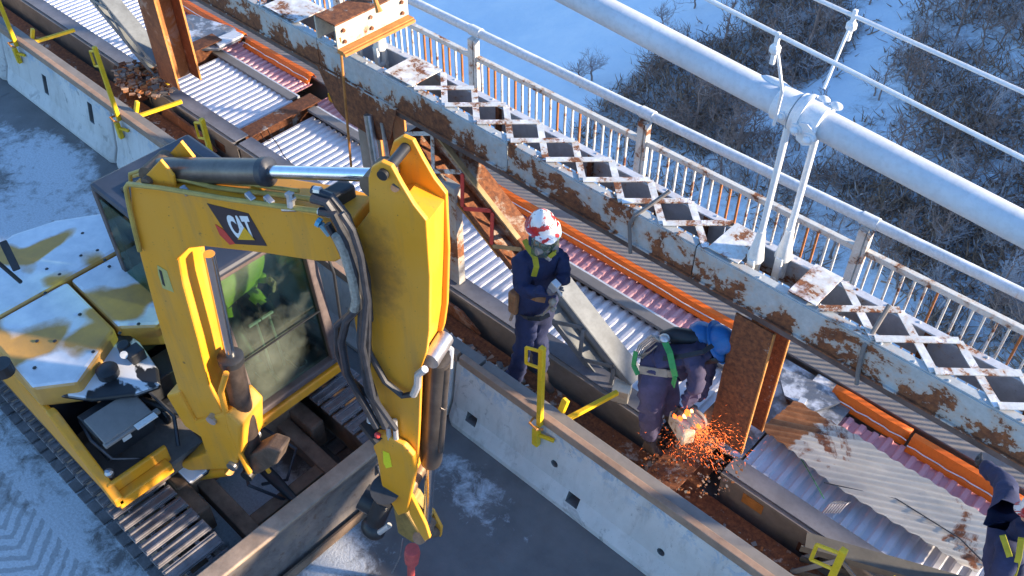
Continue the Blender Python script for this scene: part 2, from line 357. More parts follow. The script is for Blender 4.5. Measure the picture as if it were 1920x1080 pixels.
# ================================================================== SETTING
def terr(x,y):
    p=x*math.cos(SUN_AZ)+y*math.sin(SUN_AZ)
    q=min(p,260.); z=-24+.30*(q-4) if q>-60 else -24-.30*64  # bank shaped to rise toward the sun, so its snow stays shaded
    return z+1.1*mnoise.noise(Vector((x*.05,y*.05,0)))+.35*mnoise.noise(Vector((x*.2,y*.2,3)))
def proj(p):
    v=Vector(p)-CAM; z=v.dot(FW)
    if z<.1: return (-9999,-9999)
    return 960+FPX*v.dot(RT)/z, 540-FPX*v.dot(UP)/z
def inpoly(x,y,P):
    c=False; j=len(P)-1
    for i in range(len(P)):
        if (P[i][1]>y)!=(P[j][1]>y) and x<(P[j][0]-P[i][0])*(y-P[i][1])/(P[j][1]-P[i][1])+P[i][0]: c=not c
        j=i
    return c
OPEN=[[(600,-200),(1430,-200),(1400,0),(1330,40),(1220,110),(1190,130),(1120,170),(1080,120),(600,-20)],
      [(1680,-60),(1720,0),(1680,90),(1640,160),(1590,210),(1560,260),(1500,180),(1560,130),(1620,60),(1650,0)],
      [(1380,210),(1460,205),(1480,250),(1390,265)],[(1410,-20),(1280,-20),(1270,60),(1330,90),(1390,50)],
      [(1690,225),(1730,240),(1740,260),(1700,250)]]
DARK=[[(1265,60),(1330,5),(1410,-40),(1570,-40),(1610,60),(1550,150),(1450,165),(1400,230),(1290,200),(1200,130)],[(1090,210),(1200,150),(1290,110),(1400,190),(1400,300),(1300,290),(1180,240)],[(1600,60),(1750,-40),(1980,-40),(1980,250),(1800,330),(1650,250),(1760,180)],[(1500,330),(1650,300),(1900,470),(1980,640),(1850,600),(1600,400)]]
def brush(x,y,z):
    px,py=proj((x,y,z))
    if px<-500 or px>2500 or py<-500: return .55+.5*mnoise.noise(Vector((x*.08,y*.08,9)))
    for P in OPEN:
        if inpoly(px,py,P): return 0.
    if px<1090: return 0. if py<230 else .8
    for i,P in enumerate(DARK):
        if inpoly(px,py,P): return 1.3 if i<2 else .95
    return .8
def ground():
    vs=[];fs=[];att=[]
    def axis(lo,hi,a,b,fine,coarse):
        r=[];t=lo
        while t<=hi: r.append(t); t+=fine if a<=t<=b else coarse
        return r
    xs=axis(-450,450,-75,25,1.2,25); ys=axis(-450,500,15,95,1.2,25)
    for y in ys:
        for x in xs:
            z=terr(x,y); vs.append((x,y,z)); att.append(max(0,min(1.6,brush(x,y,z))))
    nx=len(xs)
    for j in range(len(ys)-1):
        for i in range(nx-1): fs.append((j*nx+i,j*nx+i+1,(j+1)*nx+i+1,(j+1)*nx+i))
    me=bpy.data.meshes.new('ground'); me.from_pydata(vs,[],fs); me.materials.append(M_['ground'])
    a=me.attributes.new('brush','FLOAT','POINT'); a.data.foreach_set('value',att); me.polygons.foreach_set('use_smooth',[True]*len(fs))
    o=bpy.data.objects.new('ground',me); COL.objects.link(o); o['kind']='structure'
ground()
# bare trees and scrub on the bank
def bare_tree(seed,h,spread,n1=9,r0=.07):
    rd=random.Random(seed); tr=MB(); br=MB()
    top=V(rd.uniform(-.4,.4),rd.uniform(-.4,.4),h*.8); pts=[V(0,0,-.4)]
    for k in range(1,6): pts.append(top*(k/5)+V(rd.uniform(-.1,.1),rd.uniform(-.1,.1),0))
    tr.tube(pts,[r0*(1-.13*k) for k in range(6)],5)
    def branch(p,d,L,r,lev):
        q=[p];dd=d.copy()
        for k in range(3):
            dd=(dd+V(rd.uniform(-.35,.35),rd.uniform(-.35,.35),rd.uniform(-.15,.3))).normalized(); q.append(q[-1]+dd*L/3)
        br.tube(q,[r,r*.75,r*.5,r*.25],3,cap=False)
        if lev<3:
            for k in range(rd.randint(3,5)):
                i=rd.randint(1,3); nd=(dd+V(rd.uniform(-1,1),rd.uniform(-1,1),rd.uniform(-.4,.7))).normalized(); branch(q[i],nd,L*rd.uniform(.45,.7),r*.55,lev+1)
    for k in range(n1):
        t=rd.uniform(.3,1); a=rd.uniform(0,6.28); p=top*t*.98
        branch(p,V(math.cos(a),math.sin(a),rd.uniform(.1,.9)).normalized(),spread*rd.uniform(.5,1.1)*(1.2-t*.6),r0*.42,1)
    return tr,br
protos=[]
for k in range(7):
    h=[5.5,6.5,4.2,3.0,7.5,2.2,3.4][k]; s=[1.8,2.2,1.7,1.5,2.5,1.3,1.8][k]
    tr,br=bare_tree(50+k,h,s,[10,12,12,14,13,16,15][k],.055+.014*h)
    protos.append((tr,br))
TLAB=['slender bare tree with upright grey branches standing in the snowy brush below the bridge','wide bare tree with a spreading crown on the snowy bank','low forked bare tree in the brush on the river bank',
 'short bare thorny bush on the snowy bank','tall bare tree with long spreading limbs on the snowy bank','tiny bare shrub poking through the snow','rounded bare shrub with dense twigs on the bank']
PM=[]
for k,(tr,br) in enumerate(protos):
    nm='bare_tree' if k in(0,1,2,4) else 'bare_shrub'
    root=thing(nm,(0,0,0),TLAB[k],'tree' if nm=='bare_tree' else 'shrub',TLAB[k].replace('bare tree','bare trees').replace('bush','bushes') if 0 else ['slender bare trees in the brush','wide bare trees on the bank','low forked bare trees','short thorny bushes','tall bare trees on the bank','tiny bare shrubs','rounded bare shrubs'][k])
    tr.build('trunk',M_['twig'],root); br.build('crown',M_['twigf'] if k%2 else M_['twig'],root)
    PM.append(root)
rd=random.Random(11); used=[False]*7; cnt=0
def place_tree(k,x,y,sc=1.):
    z=terr(x,y)
    o=PM[k] if not used[k] else dup(PM[k]); used[k]=True
    o.location=(x,y,z); o.rotation_euler=(0,0,rd.uniform(0,6.28)); o.scale=(sc,)*3
def hitg(px,py):
    d=ray(px,py).normalized(); t=20.
    for _ in range(200):
        p=CAM+d*t
        if p.z<terr(p.x,p.y): return p
        t+=.6
    return p
tries=0
while cnt<170 and tries<5000:
    tries+=1; px=rd.uniform(1060,2000); py=rd.uniform(-60,720)
    if py>.5*(px-1200)+330: continue
    if any(inpoly(px,py,P) for P in OPEN): continue
    if px<1150 and py<200: continue
    p=hitg(px,py); k=rd.choice([0,1,2,3,3,4,5,5,6,6,6,2])
    place_tree(k,p.x,p.y,rd.uniform(.35,.66)*(1.25 if any(inpoly(px,py,P) for P in DARK[:2]) else 1.)); cnt+=1
for px,py in [(1245,60),(1255,95),(1110,150),(1300,20),(1090,165)]:
    p=hitg(px,py); place_tree(5,p.x,p.y,.9)
def scrub():
    vs=[];fs=[];mi=[]; r=random.Random(3); n=0; q6=0; last=V(0,0,0)
    while n<21000:
        px=r.uniform(1030,1990); py=r.uniform(-60,720)
        if py>.5*(px-1200)+360: continue
        dens=.5+.9*mnoise.noise(Vector((px*.006,py*.006,1)))+.5*mnoise.noise(Vector((px*.02,py*.02,5)))
        op=any(inpoly(px+r.gauss(0,10),py+r.gauss(0,10),P) for P in OPEN)
        if op and r.random()<.985: continue
        if any(inpoly(px,py,P) for P in DARK[:2]): dens=3.
        elif any(inpoly(px,py,P) for P in DARK[2:]): dens+=.1
        else: dens-=.3
        if px<1190 and py<.8*(1190-px)+150: continue
        if r.random()>dens: continue
        q6+=1; p=hitg(px,py) if q6%5==0 or not vs else None
        if p is None:
            p=last+V(r.gauss(0,.35),r.gauss(0,.35),0); p.z=terr(p.x,p.y)
        last=p.copy() if q6%5==0 else last
        L=r.uniform(.3,1.1)*(1.2 if dens>2 else 1); d=V(r.gauss(0,.7),r.gauss(0,.7),r.uniform(.2,1.2)).normalized()*L
        s=d.cross(V(r.uniform(-1,1),r.uniform(-1,1),.3)).normalized()*r.uniform(.02,.05)
        b=len(vs); m=p+d*.55+V(r.gauss(0,.06),r.gauss(0,.06),0)
        vs+=[p-s,p+s,m-s*.7,m+s*.7,p+d]; fs+=[(b,b+1,b+3,b+2),(b+2,b+3,b+4)]; q=0 if r.random()<(.9 if dens>2 else .62) else 1; mi+=[q,q]; n+=1
    me=bpy.data.meshes.new('scrub'); me.from_pydata(vs,[],fs); me.materials.append(M_['scrub']); me.materials.append(M_['twigf']); me.polygons.foreach_set('material_index',mi)
    o=bpy.data.objects.new('scrub',me); COL.objects.link(o); tag(o,'tangled brown winter scrub and twigs covering the snowy bank','scrub',None,'stuff')
scrub()
# ------------------------------------------------------------------ road and bridge edge
road=MB(); road.bb(-60,20,-12,3.9,-.3,0.); road.build('road',M_['road'],kind='structure')
j=MB()
for x in(-17.,-12.2,-7.4): j.bb(x-.012,x+.012,-9,3.5,.0,.004)
j.build('road_joint',M_['conc_dark'],kind='structure')
led=MB(); led.bb(-60,20,3.9,4.66,-.5,-.16); led.build('bridge_ledge',M_['rustp'],kind='structure')
uw=MB(); uw.bb(-60,20,4.66,6.9,-.62,-.5); uw.build('bridge_walkway',M_['grime'],kind='structure')
# ------------------------------------------------------------------ concrete barriers
BPROF=[(3.585,0),(3.585,.06),(3.66,.22),(3.745,.70),(3.93,.70),(4.0,.22),(4.07,.06),(4.07,0)]
def barrier(x0,x1,lab,slots,holes):
    m=MB(); n=len(BPROF)
    def sec(x,k=1.): return [V(x,3.83+(y-3.83)*k,z*(1 if z<.6 else k*.02+.98)) for y,z in BPROF]
    a=sec(x0+.0,.86); b=sec(x0+.07); c=sec(x1-.07); d=sec(x1,.86)
    vs=a+b+c+d; fs=[]
    for s in range(3):
        for i in range(n): fs.append((s*n+i,s*n+(i+1)%n,(s+1)*n+(i+1)%n,(s+1)*n+i))
    fs+= [tuple(range(n)),tuple(3*n+i for i in range(n))[::-1]]; m.add(vs,fs)
    root=m.build('concrete_barrier',[M_['conc'],M_['conc_dark']],bev=.015,label=lab,cat='barrier')
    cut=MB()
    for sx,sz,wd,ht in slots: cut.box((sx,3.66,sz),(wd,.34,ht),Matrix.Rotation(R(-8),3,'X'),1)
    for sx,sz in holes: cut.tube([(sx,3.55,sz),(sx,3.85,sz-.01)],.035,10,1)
    if slots or holes:
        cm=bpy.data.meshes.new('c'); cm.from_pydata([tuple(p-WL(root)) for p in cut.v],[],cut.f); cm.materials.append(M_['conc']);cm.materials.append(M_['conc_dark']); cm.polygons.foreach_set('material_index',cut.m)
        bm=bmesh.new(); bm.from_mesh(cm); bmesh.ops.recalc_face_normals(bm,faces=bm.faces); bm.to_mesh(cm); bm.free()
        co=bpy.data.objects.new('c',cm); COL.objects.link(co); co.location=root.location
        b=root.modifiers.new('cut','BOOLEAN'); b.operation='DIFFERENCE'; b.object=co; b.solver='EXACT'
        try: b.material_mode='TRANSFER'
        except Exception: pass
        with bpy.context.temp_override(object=root): pass
        # apply
        root.modifiers.move(1,0)
        bv=root.modifiers['bevel']; root.modifiers.remove(bv)
        dg=bpy.context.evaluated_depsgraph_get(); ev=bpy.data.meshes.new_from_object(root.evaluated_get(dg)); root.modifiers.clear(); root.data=ev
        bpy.data.objects.remove(co)
        bv=root.modifiers.new('bevel','BEVEL'); bv.width=.012; bv.segments=2; bv.angle_limit=R(40)
    return root
def slot_at(px,py,Y=3.66): p=aY(px,py,Y); return (p.x,p.z)
xj=[-12.45,-9.75,-4.12,1.45]
s=lambda *q:[(*slot_at(a,b),w_,h_) for a,b,w_,h_ in q]
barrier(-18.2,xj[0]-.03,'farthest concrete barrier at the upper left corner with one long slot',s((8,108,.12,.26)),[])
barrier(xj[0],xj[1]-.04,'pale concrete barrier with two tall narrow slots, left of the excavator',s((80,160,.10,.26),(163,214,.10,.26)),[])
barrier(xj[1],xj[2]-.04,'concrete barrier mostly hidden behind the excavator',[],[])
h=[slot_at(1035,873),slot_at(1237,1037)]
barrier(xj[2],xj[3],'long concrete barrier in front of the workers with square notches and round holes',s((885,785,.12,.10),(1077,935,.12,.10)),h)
# timber rails lying on the barrier tops
def rail_piece(x0,x1,lab,mat):
    m=MB(); m.bb(x0,x1,3.735,3.795,.706,.80); m.build('timber_rail',mat,bev=.006,label=lab,cat='timber')
def plate_piece(x0,x1,lab,mat):
    m=MB(); m.bb(x0,x1,3.80,3.90,.702,.775); m.build('steel_angle',mat,bev=.004,label=lab,cat='steel angle')
for x0,x1,l in[(-18.,-12.1,'farthest stretch of frosted timber rail on the barrier top'),(-12.08,-8.5,'frosted timber rail on the barrier top left of the excavator'),(-8.47,-4.1,'timber rail on the barrier top behind the yellow boom'),(-4.07,1.4,'orange-brown timber rail on the barrier top in front of the workers')]:
    rail_piece(x0,x1,l,M_['wood'])
for x0,x1,l in[(-17.,-12.3,'farthest grey steel angle behind the timber rail'),(-12.27,-8.2,'grey steel angle behind the timber rail beside the left yellow clamp'),(-8.17,-3.9,'grey steel angle on the barrier behind the boom'),(-3.87,1.3,'grey steel angle behind the orange-brown rail at the right')]:
    plate_piece(x0,x1,l,M_['strip'])
# yellow guardrail clamps
def clamp(lab):
    t=thing('railing_clamp',(0,0,0),lab,'clamp','yellow guardrail clamps gripping the barrier')
    m=MB(); m.beam((0,0,-.02),(0,0,.92),.045,.045,(0,1,0)); m.build('upright',M_['yel'],t,bev=.006)
    m=MB(); m.beam((0,-.04,-.24),(0,-.04,-.03),.06,.05,(0,1,0)); m.beam((0,-.04,-.10),(.16,.0,-.09),.03,.03); m.build('front_jaw',M_['yel'],t,bev=.006)
    m=MB()
    for a,b in(((-.02,0,.86),(-.16,0,.80)),((-.16,0,.80),(-.16,0,.62)),((-.16,0,.62),(-.02,0,.67))): m.tube([a,b],.014,6)
    m.build('loop_bracket',M_['yel'],t)
    m=MB(); m.beam((.14,.16,.02),(.28,.66,.04),.04,.04); m.build('clamp_arm',M_['yel'],t,bev=.005)
    m=MB(); m.beam((.02,.14,.0),(.40,.16,.0),.05,.035); m.beam((.36,.16,0),(.43,.20,-.16),.05,.04); m.beam((.06,.18,.0),(.07,.24,.15),.06,.04); m.build('rear_jaw',M_['yel'],t,bev=.006)
    m=MB(); m.tube([(-.07,.0,.01),(-.05,-.07,.03),(0.03,-.075,.02),(.06,-.03,.0)],.012,6); m.build('ring',M_['orust'],t)
    return t
c0=clamp('yellow clamp with loop bracket standing in front of the barrier below the blue-suited workers')
CL=[(-3.12,None),(-9.5,'yellow clamp on the barrier left of the excavator beside a concrete joint'),(-11.9,'yellow clamp on the barrier nearest the upper left corner'),(-7.52,'yellow clamp upright rising behind the excavator arm cylinder'),(-.62,'yellow clamp at the bottom edge of the photo near the right')]
for i,(x,l) in enumerate(CL):
    o=c0 if i==0 else dup(c0,label=l); o.location=(x,3.715,.73); 
# ------------------------------------------------------------------ steel truss
ZT=2.25; YF=4.82; YB=5.22; PX=[-10.65,-6.42,-2.06,2.3]
tc=thing('truss_top_chord',(-4,5.05,1.85),'long weathered grey and rust top chord of the stiffening truss, laced on top','bridge chord')
def channel(y,s,nm,mats,segs):
    for x0,x1,mt in segs:
        m=MB(); m.bb(x0,x1,y-.008,y+.008,1.965,ZT); m.bb(x0,x1,min(y,y+s*.068),max(y,y+s*.068),ZT-.001,ZT+.013); m.bb(x0,x1,min(y,y-s*.03),max(y,y-s*.03),1.955,1.969)
        m.build(nm,mt,tc,bev=.003)
channel(YF,1,'front_channel',None,[(-16,-7.0,M_['chord']),(-6.99,-4.5,M_['chord']),(-4.49,-2.6,M_['chord']),(-2.59,2.4,M_['chord'])])
M_['inner']=m_rustpaint('blue_grey_inner_paint',(.52,.55,.60),.60,.63,2.,0)
channel(YB,-1,'rear_channel',None,[(-16,-7.0,M_['inner']),(-6.99,-2.6,M_['inner']),(-2.59,2.4,M_['inner'])])
m=MB(); m.bb(-16,2.4,5.19,5.20,1.66,1.859); m.build('inner_plate',M_['inner'],tc)
bar_me={}
def lace(x0,x1,dirn):
    key=dirn
    m=MB(); a=(x0,YF+.018,ZT+.020+(.010 if dirn>0 else 0)); b=(x1,YB-.018,ZT+.020+(.010 if dirn>0 else 0)); m.beam(a,b,.056,.009); m.build('lacing_bar',M_['chord_l'],tc)
for xa,xb,n in((-11.3,-7.86,8),(-5.65,-2.53,8),(-1.60,1.76,8)):
    st=(xb-xa)/n
    for i in range(n):
        x=xa+i*st; lace(x,x+st,1); lace(x+st,x,-1)
for x0,x1 in((-7.84,-7.33),(-6.04,-5.67),(-2.51,-2.25),(-1.84,-1.62)):
    m=MB(); m.bb(x0,x1,YF+.012,YB-.012,ZT+.0335,ZT+.0435); m.build('tie_plate',m_rustpaint('tie_plate_paint',(.58,.60,.60),.50,.53,3.2,.25) if x0<-7 or x0>-2 else M_['chord_l'],tc,bev=.002)
# rivets along the chord flanges
riv=MB()
x=-11.
while x<2.2:
    riv.ball((x,YF+.022,ZT+.014),.012,5,sc=(1,1,.7)); riv.ball((x+.1,YB-.022,ZT+.014),.012,5,sc=(1,1,.7)); x+=.235
o=riv.build('rivet',M_['chord_l'],tc,smooth=True); o['kind']='stuff'
# dark gutter angle below front channel
m=MB(); m.bb(-16,2.4,4.835,5.20,1.86,1.953); m.build('bottom_angle',m_plain('purple_brown_grime',(.115,.085,.08),.85,0,.5,6,.5),tc)
# stiffener plates inside rear channel seen through the lacing
for x in(-9.1,-8.2,-4.95,-3.9,-3.2,-2.75,-.95,-.2,.6,1.3): m=MB(); m.bb(x-.02,x+.02,YB-.05,YB-.011,1.97,ZT-.02); m.build('stiffener',M_['rustp'],tc)
# gusset plates hanging at panel points
for px in PX[:2]:
    m=MB(); m.prism([(px-.62,YF-.012,1.98),(px+.55,YF-.012,1.98),(px+.40,YF-.012,1.56),(px+.22,YF-.012,1.47),(px-.25,YF-.012,1.47),(px-.42,YF-.012,1.56)],(0,-.012,0)); m.build('gusset_plate',M_['rustp'] if px>-3 else M_['chord'],tc)
# bottom chord
bc=thing('truss_bottom_chord',(-4,4.85,-.35),'dark frosted bottom chord channel running behind the barrier','bridge chord')
for x0,x1 in((-17,-11.0),(-10.95,-9.0),(-8.94,-6.8),(-6.3,-2.62),(-1.95,2.3)):
    m=MB(); m.bb(x0,x1,4.80,4.99,.075,.09); m.build('top_flange',M_['flange'],bc,bev=.003)
    m=MB(); m.bb(x0,x1,4.795,4.81,-.50,.073); m.bb(x0,x1,4.76,4.81,.040,.073); m.bb(x0,x1,4.70,4.795,-.50,-.485); m.build('web_plate',M_['web'],bc,bev=.003)
for px,py in((1150,582),(1245,735)): pass
for x,z in((-1.62,-.08),(-1.05,-.22),(-8.6,-.2),(-9.4,-.16)):
    m=MB(); m.bb(x-.10,x+.10,4.788,4.7945,z-.07,z+.05); m.build('hand_hole',M_['rust'] if x>-1.2 or x<-5 else M_['orust'],bc)
# vertical posts (H sections)
def post(x,z0,z1,lab,mf,mw,wd=.34):
    t=thing('truss_post',(x,5.03,z0),lab,'steel post')
    m=MB(); m.bb(x-wd/2,x+wd/2,4.86,4.876,z0,z1); m.build('front_flange',mf,t,bev=.003)
    m=MB(); m.bb(x-wd/2,x+wd/2,5.18,5.196,z0,z1); m.build('rear_flange',mf,t,bev=.003)
    m=MB(); m.bb(x-.03,x-.014,4.88,5.176,z0,z1); m.build('web',mw,t)
    m=MB()
    for y in(4.868,5.188): m.bb(x+wd/2-.002,x+wd/2+.010,y-.012,y+.012,z0,z1)
    m.build('sunlit_flange_edge',M_['orust'],t)  # orange strips paint the sunlit edges of the rusty flanges
    return t
post(-2.03,.33,1.80,'thick rust-brown steel post beside the bent worker cutting steel',m_rustpaint('dark_brown_rusted_post',(.30,.30,.31),.36,.41,3.2),M_['rusto'],.33)
post(-6.42,.15,1.80,'grey and rust steel post above the excavator arm cylinder pin',M_['web'],M_['rust'])
post(-10.45,.25,1.80,'rusted steel post at the upper left with sunlit orange put into its inner side',M_['rust'],M_['rusto'],.42)
# temporary hanger beside the stick
m=MB(); m.bb(-5.50,-5.22,4.86,4.95,.10,1.35); m.build('steel_hanger',M_['rustp'] if 0 else m_rustpaint('half_rust_paint',(.42,.42,.40),.50,.54,1.6),bev=.004,label='pale steel hanger plate with a rusty foot right behind the yellow stick',cat='steel plate')
# polished rod near post
m=MB(); m.tube([aY(690,215,4.78),aY(706,315,4.70)],.045,10); m.tube([aY(716,230,4.80),aY(728,300,4.75)],.02,8); m.build('jack_rod',M_['steel'],smooth=True,label='shiny vertical jacking rod just above the excavator arm pin',cat='rod')
# floor beams across the deck
def fbeam(x,y0,y1,z,lab,mt,h=.34,w=.24):
    t=thing('floor_beam',(x,(y0+y1)/2,z-h),lab,'steel beam')
    m=MB(); m.bb(x-w/2,x+w/2,y0,y1,z-.015,z); m.build('top_flange',mt,t,bev=.003)
    m=MB(); m.bb(x-.01,x+.01,y0,y1,z-h,z-.017); m.build('web',mt,t)
    m=MB(); m.bb(x-w/2,x+w/2,y0,y1,z-h-.015,z-h-.002); m.build('bottom_flange',mt,t)
fbeam(-11.15,4.55,6.05,.16,'grey bolted floor beam at the foot of the rusted upper left post',M_['chord'])
fbeam(-9.15,5.02,6.15,.02,'brown floor beam showing between two groups of corrugated sheets',M_['rustp'],.42)
fbeam(-6.75,5.02,6.15,.03,'floor beam hidden behind the excavator arm pin',M_['rustp'])
fbeam(-2.25,4.1,5.8,.17,'rusty floor beam with cut end below the sparks',M_['rustp'],.40,.30)
m=MB(); m.bb(-11.4,-11.05,4.4,4.95,.165,.20); 
rdd=random.Random(5)
def debris(cx,cy,rx,ry,z,n,lab,mats,sz=(.02,.09)):
    m=MB()
    for _ in range(n):
        a=rdd.uniform(0,6.28); r=math.sqrt(rdd.random()); s=rdd.uniform(*sz)
        m.box((cx+rx*r*math.cos(a),cy+ry*r*math.sin(a),z+s*.15+rdd.uniform(0,.03)),(s,s*rdd.uniform(.3,.9),s*.25),Matrix.Rotation(rdd.uniform(0,6.28),3,'Z')@Matrix.Rotation(rdd.uniform(-.5,.5),3,'X'),rdd.randrange(len(mats)))
    m.build('debris',mats,kind='stuff',label=lab,cat='debris')
RM=[M_['rust'],M_['rusto'],M_['grime'],M_['wood']]
debris(-10.9,4.75,.55,.32,.16,260,'pile of rust scale and chips at the foot of the upper left post',RM)
debris(-2.2,4.7,.45,.45,.17,420,'rust flakes and slag scattered under the cutting worker',RM,(.006,.028))
debris(-4.3,4.25,1.3,.25,-.155,420,'dark rubble and chips in the gap behind the barrier under the standing worker',RM+[M_['conc_dark'],M_['white']],(.02,.10))
debris(-1.9,4.3,1.5,.22,-.155,300,'rust chips in the gap behind the barrier at the right',RM,(.01,.06))
debris(-10.5,4.25,2.6,.25,-.155,420,'rust chips in the gap behind the left barrier',RM,(.01,.07))
# rusty vertical plates in the gap
for x0,x1,lab in((-10.5,-9.3,'rust-brown plate behind the barrier beside the left yellow clamp'),(-6.1,-4.75,'rust-brown plate behind the barrier below the standing worker'),(-2.7,-2.3,'short rusty plate at the broken end of the bottom chord')):
    m=MB(); m.prism([(x0,4.66,-.15),(x1,4.66,-.15),(x1-.25,4.66,.0),(x0+.1,4.66,.03)],(0,.03,0)); m.build('rust_plate',M_['rust'],label=lab,cat='steel plate')
# diagonals (laced)
def diagonal(a,b,lab,mt,braces,depth=.30,wid=.30,nb=5,split=None):
    t=thing('truss_diagonal',(b[0],b[1],min(a[2],b[2])),lab,'truss diagonal')
    a=V(*a);b=V(*b); d=(b-a).normalized(); n=V(0,1,0); u=d.cross(n).normalized()
    if u.z<0: u=-u
    for sg in(-1,1):
        parts=[(a,b,mt)] if not split else [(a,a.lerp(b,split[0]),split[1]),(a.lerp(b,split[0]+.002),b,mt)]
        for p0,p1,mm in parts:
            m=MB(); m.beam(p0+u*sg*depth/2,p1+u*sg*depth/2,wid,.012,u)
            for yy in(-1,1): m.beam(p0+u*sg*(depth/2-.035)+n*yy*wid/2,p1+u*sg*(depth/2-.035)+n*yy*wid/2,.012,.075,u)
            m.build('channel',mm,t)
        if split:
            m=MB(); m.beam(a+u*sg*(depth/2+.004)-n*wid*.46,a.lerp(b,split[0]*.9)+u*sg*(depth/2+.004)-n*wid*.46,.05,.02,u); m.build('edge_angle',split[2] if sg>0 else M_['orust'],t)
    for f in(-1,1):
        for i in range(nb):
            p=a+(b-a)*(i+.04)/nb; q=a+(b-a)*(i+.96)/nb; s_=1 if i%2 else -1
            m=MB(); m.beam(p+u*s_*depth*.42+n*f*(wid/2+.014),q-u*s_*depth*.42+n*f*(wid/2+.014),.042,.010,n)
            m.build('lacing_bar',braces(i,f),t)
    return t
rdiag=m_rustpaint('half_rusted_lattice',(.30,.30,.28),.38,.46,3.)
tanl=m_plain('tan_scorched_steel',(.40,.27,.13),.7,0,.4,6,.3)
diagonal((-5.80,5.0,1.80),(-3.16,5.0,.06),'long laced diagonal running down behind the standing worker, rusty above and blue-grey below',M_['diag'],lambda i,f:((M_['chord_l'] if i<3 else M_['red'] if i<6 else tanl if i<9 else M_['diag']) if f<0 else M_['diag']),.42,.20,14,split=(.52,rdiag,tanl))
diagonal((-13.9,5.0,1.9),(-10.85,5.0,.25),'blue-grey laced diagonal at the upper left corner',M_['diag'],lambda i,f:M_['diag'],.30,.20,7)
lma=aZ(1500,1038,.04); lmb=aZ(1890,1150,.02)
t=diagonal(tuple(lma),tuple(lmb),'cut dark lattice member lying flat at the lower right',m_plain('dark_olive_steel',(.11,.105,.09),.75,0,.3,3,.3),lambda i,f:M_['diag'],.42,.14,5)
# ------------------------------------------------------------------ sheets
def corrugated(poly,rid,pitch,amp,name,mt,lab,cat,group=None,kindp='trap',thick=.003,sag=None):
    rid=V(*rid,0).normalized(); ac=V(-rid.y,rid.x,0)
    P=[V(p[0],p[1],0) for p in poly]; zf=[p[2] for p in poly]
    # plane z fit through first three points
    a,b,c=[V(*poly[i]) for i in(0,1,2)]; nn=(b-a).cross(c-a)
    if nn.z<0: nn=-nn
    def zz(x,y): return a.z-(nn.x*(x-a.x)+nn.y*(y-a.y))/nn.z
    vs=[p.dot(ac) for p in P]; v0,v1=min(vs),max(vs)
    prof=[(0,0),(.28,0),(.40,1),(.72,1),(.88,0)] if kindp=='trap' else [(k/8,.5-.5*math.cos(2*math.pi*k/8)) for k in range(8)]
    lines=[]; k=math.floor(v0/pitch)
    while k*pitch<v1:
        for f,h in prof:
            v=(k+f)*pitch
            if v0<=v<=v1: lines.append((v,h))
        k+=1
    V_=[];F_=[];n=4; rows=[]
    for v,h in lines:
        us=[]
        for i in range(len(P)):
            p,q=P[i],P[(i+1)%len(P)]; a1=p.dot(ac)-v; b1=q.dot(ac)-v
            if (a1<=0)!=(b1<=0):
                tt=a1/(a1-b1); us.append((p+(q-p)*tt).dot(rid))
        if len(us)<2: continue
        u0,u1=min(us),max(us); row=[]
        for k2 in range(n+1):
            u=u0+(u1-u0)*k2/n; x=rid*u+ac*v; row.append(len(V_)); z=zz(x.x,x.y)+h*amp
            if sag: z+=sag(x.x,x.y,k2/n)
            V_.append((x.x,x.y,z))
        rows.append(row)
    for r0,r1 in zip(rows,rows[1:]):
        for k2 in range(n): F_.append((r0[k2],r0[k2+1],r1[k2+1],r1[k2]))
    m=MB(); m.add(V_,F_); o=m.build(name,mt,label=lab,cat=cat,group=group)
    s_=o.modifiers.new('t','SOLIDIFY'); s_.thickness=thick; return o
def sheetrow(x0,x1,y0,y1,z,n,mt,grp,labf,pitch=.105):
    for i in range(n):
        a=x0+(x1-x0)*i/n; b=x0+(x1-x0)*(i+1)/n+.03; dz=.004*(i%2); w0=rdd.uniform(-.02,.02)
        corrugated([(a,y0+w0,z+dz),(b,y0+w0,z+dz),(b,y1+w0,z+dz),(a,y1+w0,z+dz)],(0,1),pitch,.030,'corrugated_sheet',mt,labf(i),'metal sheet',grp)
ordn=['first','second','third','fourth','fifth','sixth','seventh','eighth']
def lf(txt): return lambda i:'%s, %s from the left'%(txt,ordn[i])
sheetrow(-16.,-11.3,5.1,6.1,-.08,5,M_['sheet'],'galvanised sheets at the upper left',lf('galvanised corrugated sheet behind the upper left diagonal'))
sheetrow(-11.0,-9.35,5.06,5.95,-.08,2,M_['sheet'],'galvanised sheets beside the rusted post',lf('galvanised corrugated sheet between the grey and the brown floor beam'))
sheetrow(-9.02,-6.95,5.06,5.95,-.15,3,M_['sheet'],'galvanised sheets above the arm cylinder',lf('galvanised corrugated sheet just above the excavator arm cylinder'))
sheetrow(-6.6,-2.45,5.06,5.90,-.12,5,M_['sheet'],'galvanised sheets behind the standing worker',lf('galvanised corrugated sheet behind the middle diagonal'))
sheetrow(-1.95,.9,5.06,5.70,-.12,4,M_['sheet'],'wide galvanised sheets at the lower right',lf('galvanised corrugated sheet below the rusted roofing sheet'),.125)
sheetrow(-16.,-9.55,6.06,6.38,-.09,5,M_['pink'],'pinkish sheets at the upper left',lf('pinkish corrugated sheet end beside the upper left orange barrier'))
sheetrow(-9.2,-6.9,6.04,6.40,-.13,3,M_['pink'],'pinkish sheets above the arm pin',lf('pinkish corrugated sheet end behind the grey post'))
sheetrow(-6.6,-2.3,6.0,6.30,-.10,5,M_['pink'],'pinkish sheets behind the standing worker',lf('pinkish corrugated sheet end along the middle orange barrier'))
sheetrow(-1.9,1.,5.72,6.20,-.10,4,M_['pink'],'pinkish sheets at the lower right',lf('pinkish corrugated sheet end along the lower right orange barrier'),.125)
